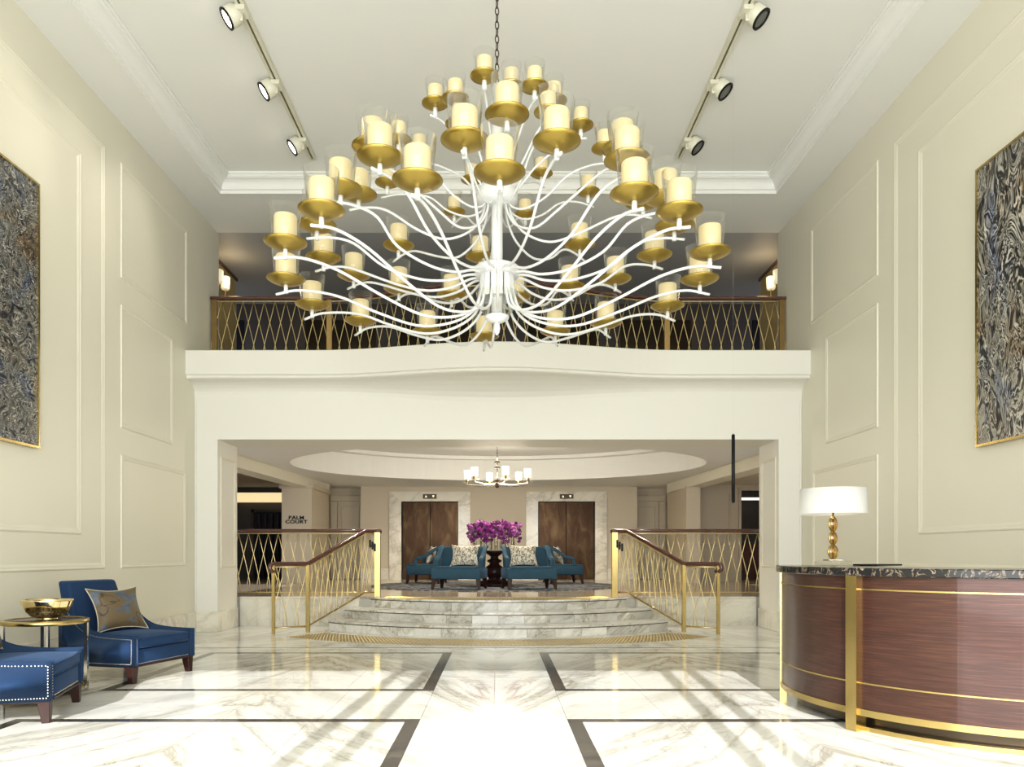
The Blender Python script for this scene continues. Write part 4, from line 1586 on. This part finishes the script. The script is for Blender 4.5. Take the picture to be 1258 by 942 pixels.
def make_lounge(label):
    t = thing('lounge_chair', label, 'lounge chair', (0, 0, 0), 0, 'teal lounge chairs around the orchid table')
    hw, hd = 0.49, 0.42
    MB().box(-hw, hw, -hd, hd - 0.05, 0.21, 0.42).build('seat', M['teal'], t, 0.02, 2)
    MB().box(-hw + 0.07, hw - 0.07, -hd + 0.0, hd - 0.12, 0.415, 0.45).build('seat_cushion', M['teal'], t, 0.015, 2)
    v = []
    for z, yo in ((0.40, 0.26), (0.845, 0.40)):
        for (x, y) in ((-hw + 0.04, 0), (hw - 0.04, 0), (hw - 0.04, 0.09), (-hw + 0.04, 0.09)):
            v.append((x, y + yo, z))
    MB().hexa(v).build('backrest', M['teal'], t, 0.02, 2)
    for sx in (-1, 1):
        x0, x1 = sorted((sx * (hw + 0.005), sx * (hw - 0.075)))
        ctl = [(0.44, 0.845), (0.34, 0.835), (0.22, 0.78), (0.10, 0.69), (-0.02, 0.625), (-0.14, 0.60), (-0.19, 0.57), (-0.20, 0.50), (-0.20, 0.41)]
        sp = spline([(a, b, 0) for a, b in ctl], 3)
        m = MB()
        for i, p in enumerate(sp):
            tq = sp[min(i + 1, len(sp) - 1)] - sp[max(i - 1, 0)]
            nq = Vector((-tq.y, tq.x, 0)).normalized() * 0.034
            m.v += [(x0, p.x + nq.x, p.y + nq.y), (x1, p.x + nq.x, p.y + nq.y), (x1, p.x - nq.x, p.y - nq.y), (x0, p.x - nq.x, p.y - nq.y)]
        for i in range(len(sp) - 1):
            for k in range(4):
                a, b = i * 4 + k, i * 4 + (k + 1) % 4
                m.f.append((a, b, b + 4, a + 4))
                m.sm.append(False)
        m.f += [(3, 2, 1, 0), tuple(len(m.v) - 4 + k for k in range(4))]
        m.sm += [False, False]
        m.build('arm', M['teal'], t, 0.008, 1)
        for sy in (-1, 1):
            lx, ly = sx * (hw - 0.05), (-hd + 0.05 if sy < 0 else hd - 0.11)
            vv = []
            for z, w, ox, oy in ((0.0, 0.024, sx * 0.02, sy * 0.04), (0.21, 0.045, 0, 0)):
                vv += [(lx - w + ox, ly - w + oy, z), (lx + w + ox, ly - w + oy, z), (lx + w + ox, ly + w + oy, z), (lx - w + ox, ly + w + oy, z)]
            MB().hexa(vv).build('leg', M['leg_wood'], t, 0.003, 1)
    return t


lc0 = make_lounge('teal lounge chair front left of the orchid table with a cream cushion')


def place(ch_, x, y, ang):
    ch_.location = (x, y, RZ)
    ch_.rotation_euler[2] = ang


th = radians(9.4)
gx = -0.08
# front right corner of left chair at (-0.345,14.6); local front edge is at -y
fl_c = Vector((-0.345, 14.60)) + Vector((sin(th), cos(th))) * 0.42 + Vector((-cos(th), sin(th))) * 0.49
place(lc0, fl_c.x, fl_c.y, -th)
lc1 = dup(lc0, (2 * gx - fl_c.x, fl_c.y, RZ), th, 'teal lounge chair front right of the orchid table with a cream cushion')
lc2 = dup(lc0, (-1.60 + gx, 18.15, RZ), heading(-0.99, 0.12), 'teal lounge chair behind at left, turned to the left elevator')
lc3 = dup(lc0, (1.60 + gx, 18.15, RZ), heading(0.99, 0.12), 'teal lounge chair behind at right, turned to the right elevator')
for i, (o, lab) in enumerate(((lc0, 'front left'), (lc1, 'front right'), (lc2, 'rear left'), (lc3, 'rear right'))):
    a = o.rotation_euler[2]
    f = Vector((sin(a), -cos(a)))
    s_ = Vector((cos(a), sin(a)))
    off = (0.08 if i % 2 == 0 else -0.08)
    p = Vector((o.location.x, o.location.y)) + f * -0.10 + s_ * off
    cushion('cream and brown patterned cushion on the %s lounge chair' % lab, 0.60, 0.46, 0.16, M['cream_pillow'],
            (p.x, p.y, RZ + 0.67), a, -0.30, 0.0, 'cream patterned cushions')

# pedestal table
pt = thing('pedestal_table', 'dark turned wood pedestal table between the teal chairs carrying the orchids', 'table', (gx, 16.35, RZ + 0.001))
MB().lathe([(0.0005, 0.73), (0.56, 0.73), (0.58, 0.745), (0.58, 0.765), (0.56, 0.775), (0.0005, 0.775)], 40).build('table_top', M['leg_wood'], pt)
MB().lathe([(0.30, 0.0), (0.32, 0.03), (0.30, 0.06), (0.20, 0.09), (0.14, 0.14), (0.13, 0.18), (0.20, 0.24), (0.225, 0.32), (0.18, 0.42), (0.11, 0.47), (0.10, 0.5), (0.16, 0.53), (0.16, 0.56), (0.09, 0.59), (0.085, 0.64), (0.17, 0.70), (0.20, 0.735)], 28).build('pedestal', M['leg_wood'], pt)
for k in range(4):
    a = pi / 4 + k * pi / 2
    MB().tube(spline([(0.2 * cos(a), 0.2 * sin(a), 0.10), (0.36 * cos(a), 0.36 * sin(a), 0.075), (0.50 * cos(a), 0.50 * sin(a), 0.03)], 4), [0.05] * 4 + [0.045] * 4 + [0.03], 8).build('leg', M['leg_wood'], pt)

# orchids
orc = thing('orchid_arrangement', 'mass of magenta orchids standing in clear glass cylinders on the pedestal table', 'flowers', (gx, 16.35, RZ + 0.777))
fm = MB()
for k in range(5):
    a = pi / 2 + k * 2 * pi / 5
    w, l = (0.030, 0.052) if k in (1, 4) else (0.019, 0.048)
    d = Vector((cos(a), 0, sin(a)))
    s_ = Vector((-sin(a), 0, cos(a)))
    y = -0.004 if k in (1, 4) else 0.004
    fm.add([Vector((0, 0, 0)), d * l * 0.45 + s_ * w + Vector((0, y - 0.006, 0)), d * l + Vector((0, y + 0.012, 0)), d * l * 0.45 - s_ * w + Vector((0, y - 0.006, 0)), d * l * 0.5 + Vector((0, y - 0.014, 0))],
           [(0, 1, 4), (1, 2, 4), (2, 3, 4), (3, 0, 4)], True)
fm.add([(-0.012, -0.02, -0.004), (0.012, -0.02, -0.004), (0, -0.03, -0.03), (0, -0.008, 0.012)], [(0, 1, 2), (0, 3, 1), (0, 2, 3), (1, 3, 2)])
fme = fm.mesh('orchid_flower', M['petal'])
rnd = random.Random(3)
vx = [-0.42, -0.30, -0.20, -0.08, 0.03, 0.14, 0.26, 0.40]
for i, x in enumerate(vx):
    yv = 0.14 * (1 if i % 2 else -1)
    hv = rnd.uniform(0.17, 0.30)
    v = MB().lathe([(0.045, 0.0), (0.045, hv), (0.041, hv), (0.041, 0.01), (0.0005, 0.01)], 16, (x, yv, 0))
    v.build('glass_vase', M['glass'], orc)
    for j in range(3):
        sxx = rnd.uniform(-0.02, 0.02)
        pts = [(x + sxx, yv, 0.012), (x + sxx * 1.5, yv, 0.22), (x + sxx * 3, yv + rnd.uniform(-0.05, 0.05), 0.42), (x + sxx * 5 + rnd.uniform(-.1, .1), yv + rnd.uniform(-0.1, 0.1), 0.50)]
        MB().tube(spline(pts, 3), 0.006, 5).build('stem', M['stem_green'], orc)
cnt = 0
while cnt < 290:
    x, y, zq = rnd.uniform(-0.60, 0.60), rnd.uniform(-0.30, 0.30), rnd.uniform(0.16, 0.66)
    top = 0.62 - 0.35 * abs(x) ** 3 + 0.03 * sin(13 * x)
    bot = 0.24 + 0.08 * sin(17 * x + 1) - 0.07 * abs(x)
    if zq > top or zq < bot or (x / 0.6) ** 4 + (y / 0.3) ** 2 > 1:
        continue
    o = add_part('orchid_flower', fme, orc, (x, y, zq))
    o.rotation_euler = (rnd.uniform(-0.7, 0.5), rnd.uniform(-0.6, 0.6), rnd.uniform(-0.9, 0.9) + (pi if y > 0.16 else 0))
    s_ = rnd.uniform(0.85, 1.15)
    o.scale = (s_, s_, s_)
    cnt += 1

# ================================================================== PALM COURT lettering
cu = bpy.data.curves.new('sign_lettering', 'FONT')
cu.body = 'PALM\nCOURT'
cu.align_x = 'CENTER'
cu.size = 0.118
cu.space_line = 0.85
cu.space_character = 1.1
cu.extrude = 0.008
cu.offset = 0.0025
cu.materials.append(M['black'])
tmp_ = bpy.data.objects.new('lettering_source', cu)
COL.objects.link(tmp_)
sgm = bpy.data.meshes.new_from_object(tmp_.evaluated_get(bpy.context.evaluated_depsgraph_get()))
bpy.data.objects.remove(tmp_)
sgm.materials.clear()
sgm.materials.append(M['black'])
sg = bpy.data.objects.new('sign_lettering', sgm)
COL.objects.link(sg)
sg.location = (-4.93, 18.49, EYE + 0.84)
sg.scale = (1.25, 1, 1)
sg.rotation_euler = (pi / 2, 0, 0)
tag(sg, 'black PALM COURT lettering on the face of the left column', 'sign')

# ================================================================== added lobby fill lights, unseen behind the balcony wall
for i, (x, y, wh) in enumerate(((-2.2, 13.0, 'over the left of the steps'), (2.2, 13.0, 'over the right of the steps'), (-1.9, 19.9, 'before the left elevator'), (1.9, 19.9, 'before the right elevator'), (-6.2, 17.0, 'over the passage at left'), (6.2, 17.0, 'over the passage at right'))):
    zt = LC if abs(x) < 5 else LC - 0.06
    t = thing('fill_light', 'small added fill light ' + wh, 'fill_light', (x, y, zt), 0, 'added lobby fill lights')
    rg = MB().lathe([(0.045, -0.004), (0.06, -0.004), (0.06, 0.004), (0.045, 0.004), (0.045, -0.004)], 20)
    rg.build('trim_ring', M['white_paint'], t)
    MB().lathe([(0.0005, -0.002), (0.046, -0.002)], 20).build('lens', M['lens_lit'], t)
    L = light('fill_light_beam', 'SPOT', (0, 0, -0.02), 220 if abs(x) < 5 else 45, (1.0, 0.90, 0.74), spot_size=radians(120), spot_blend=0.9, shadow_soft_size=0.05)
    L.parent = t
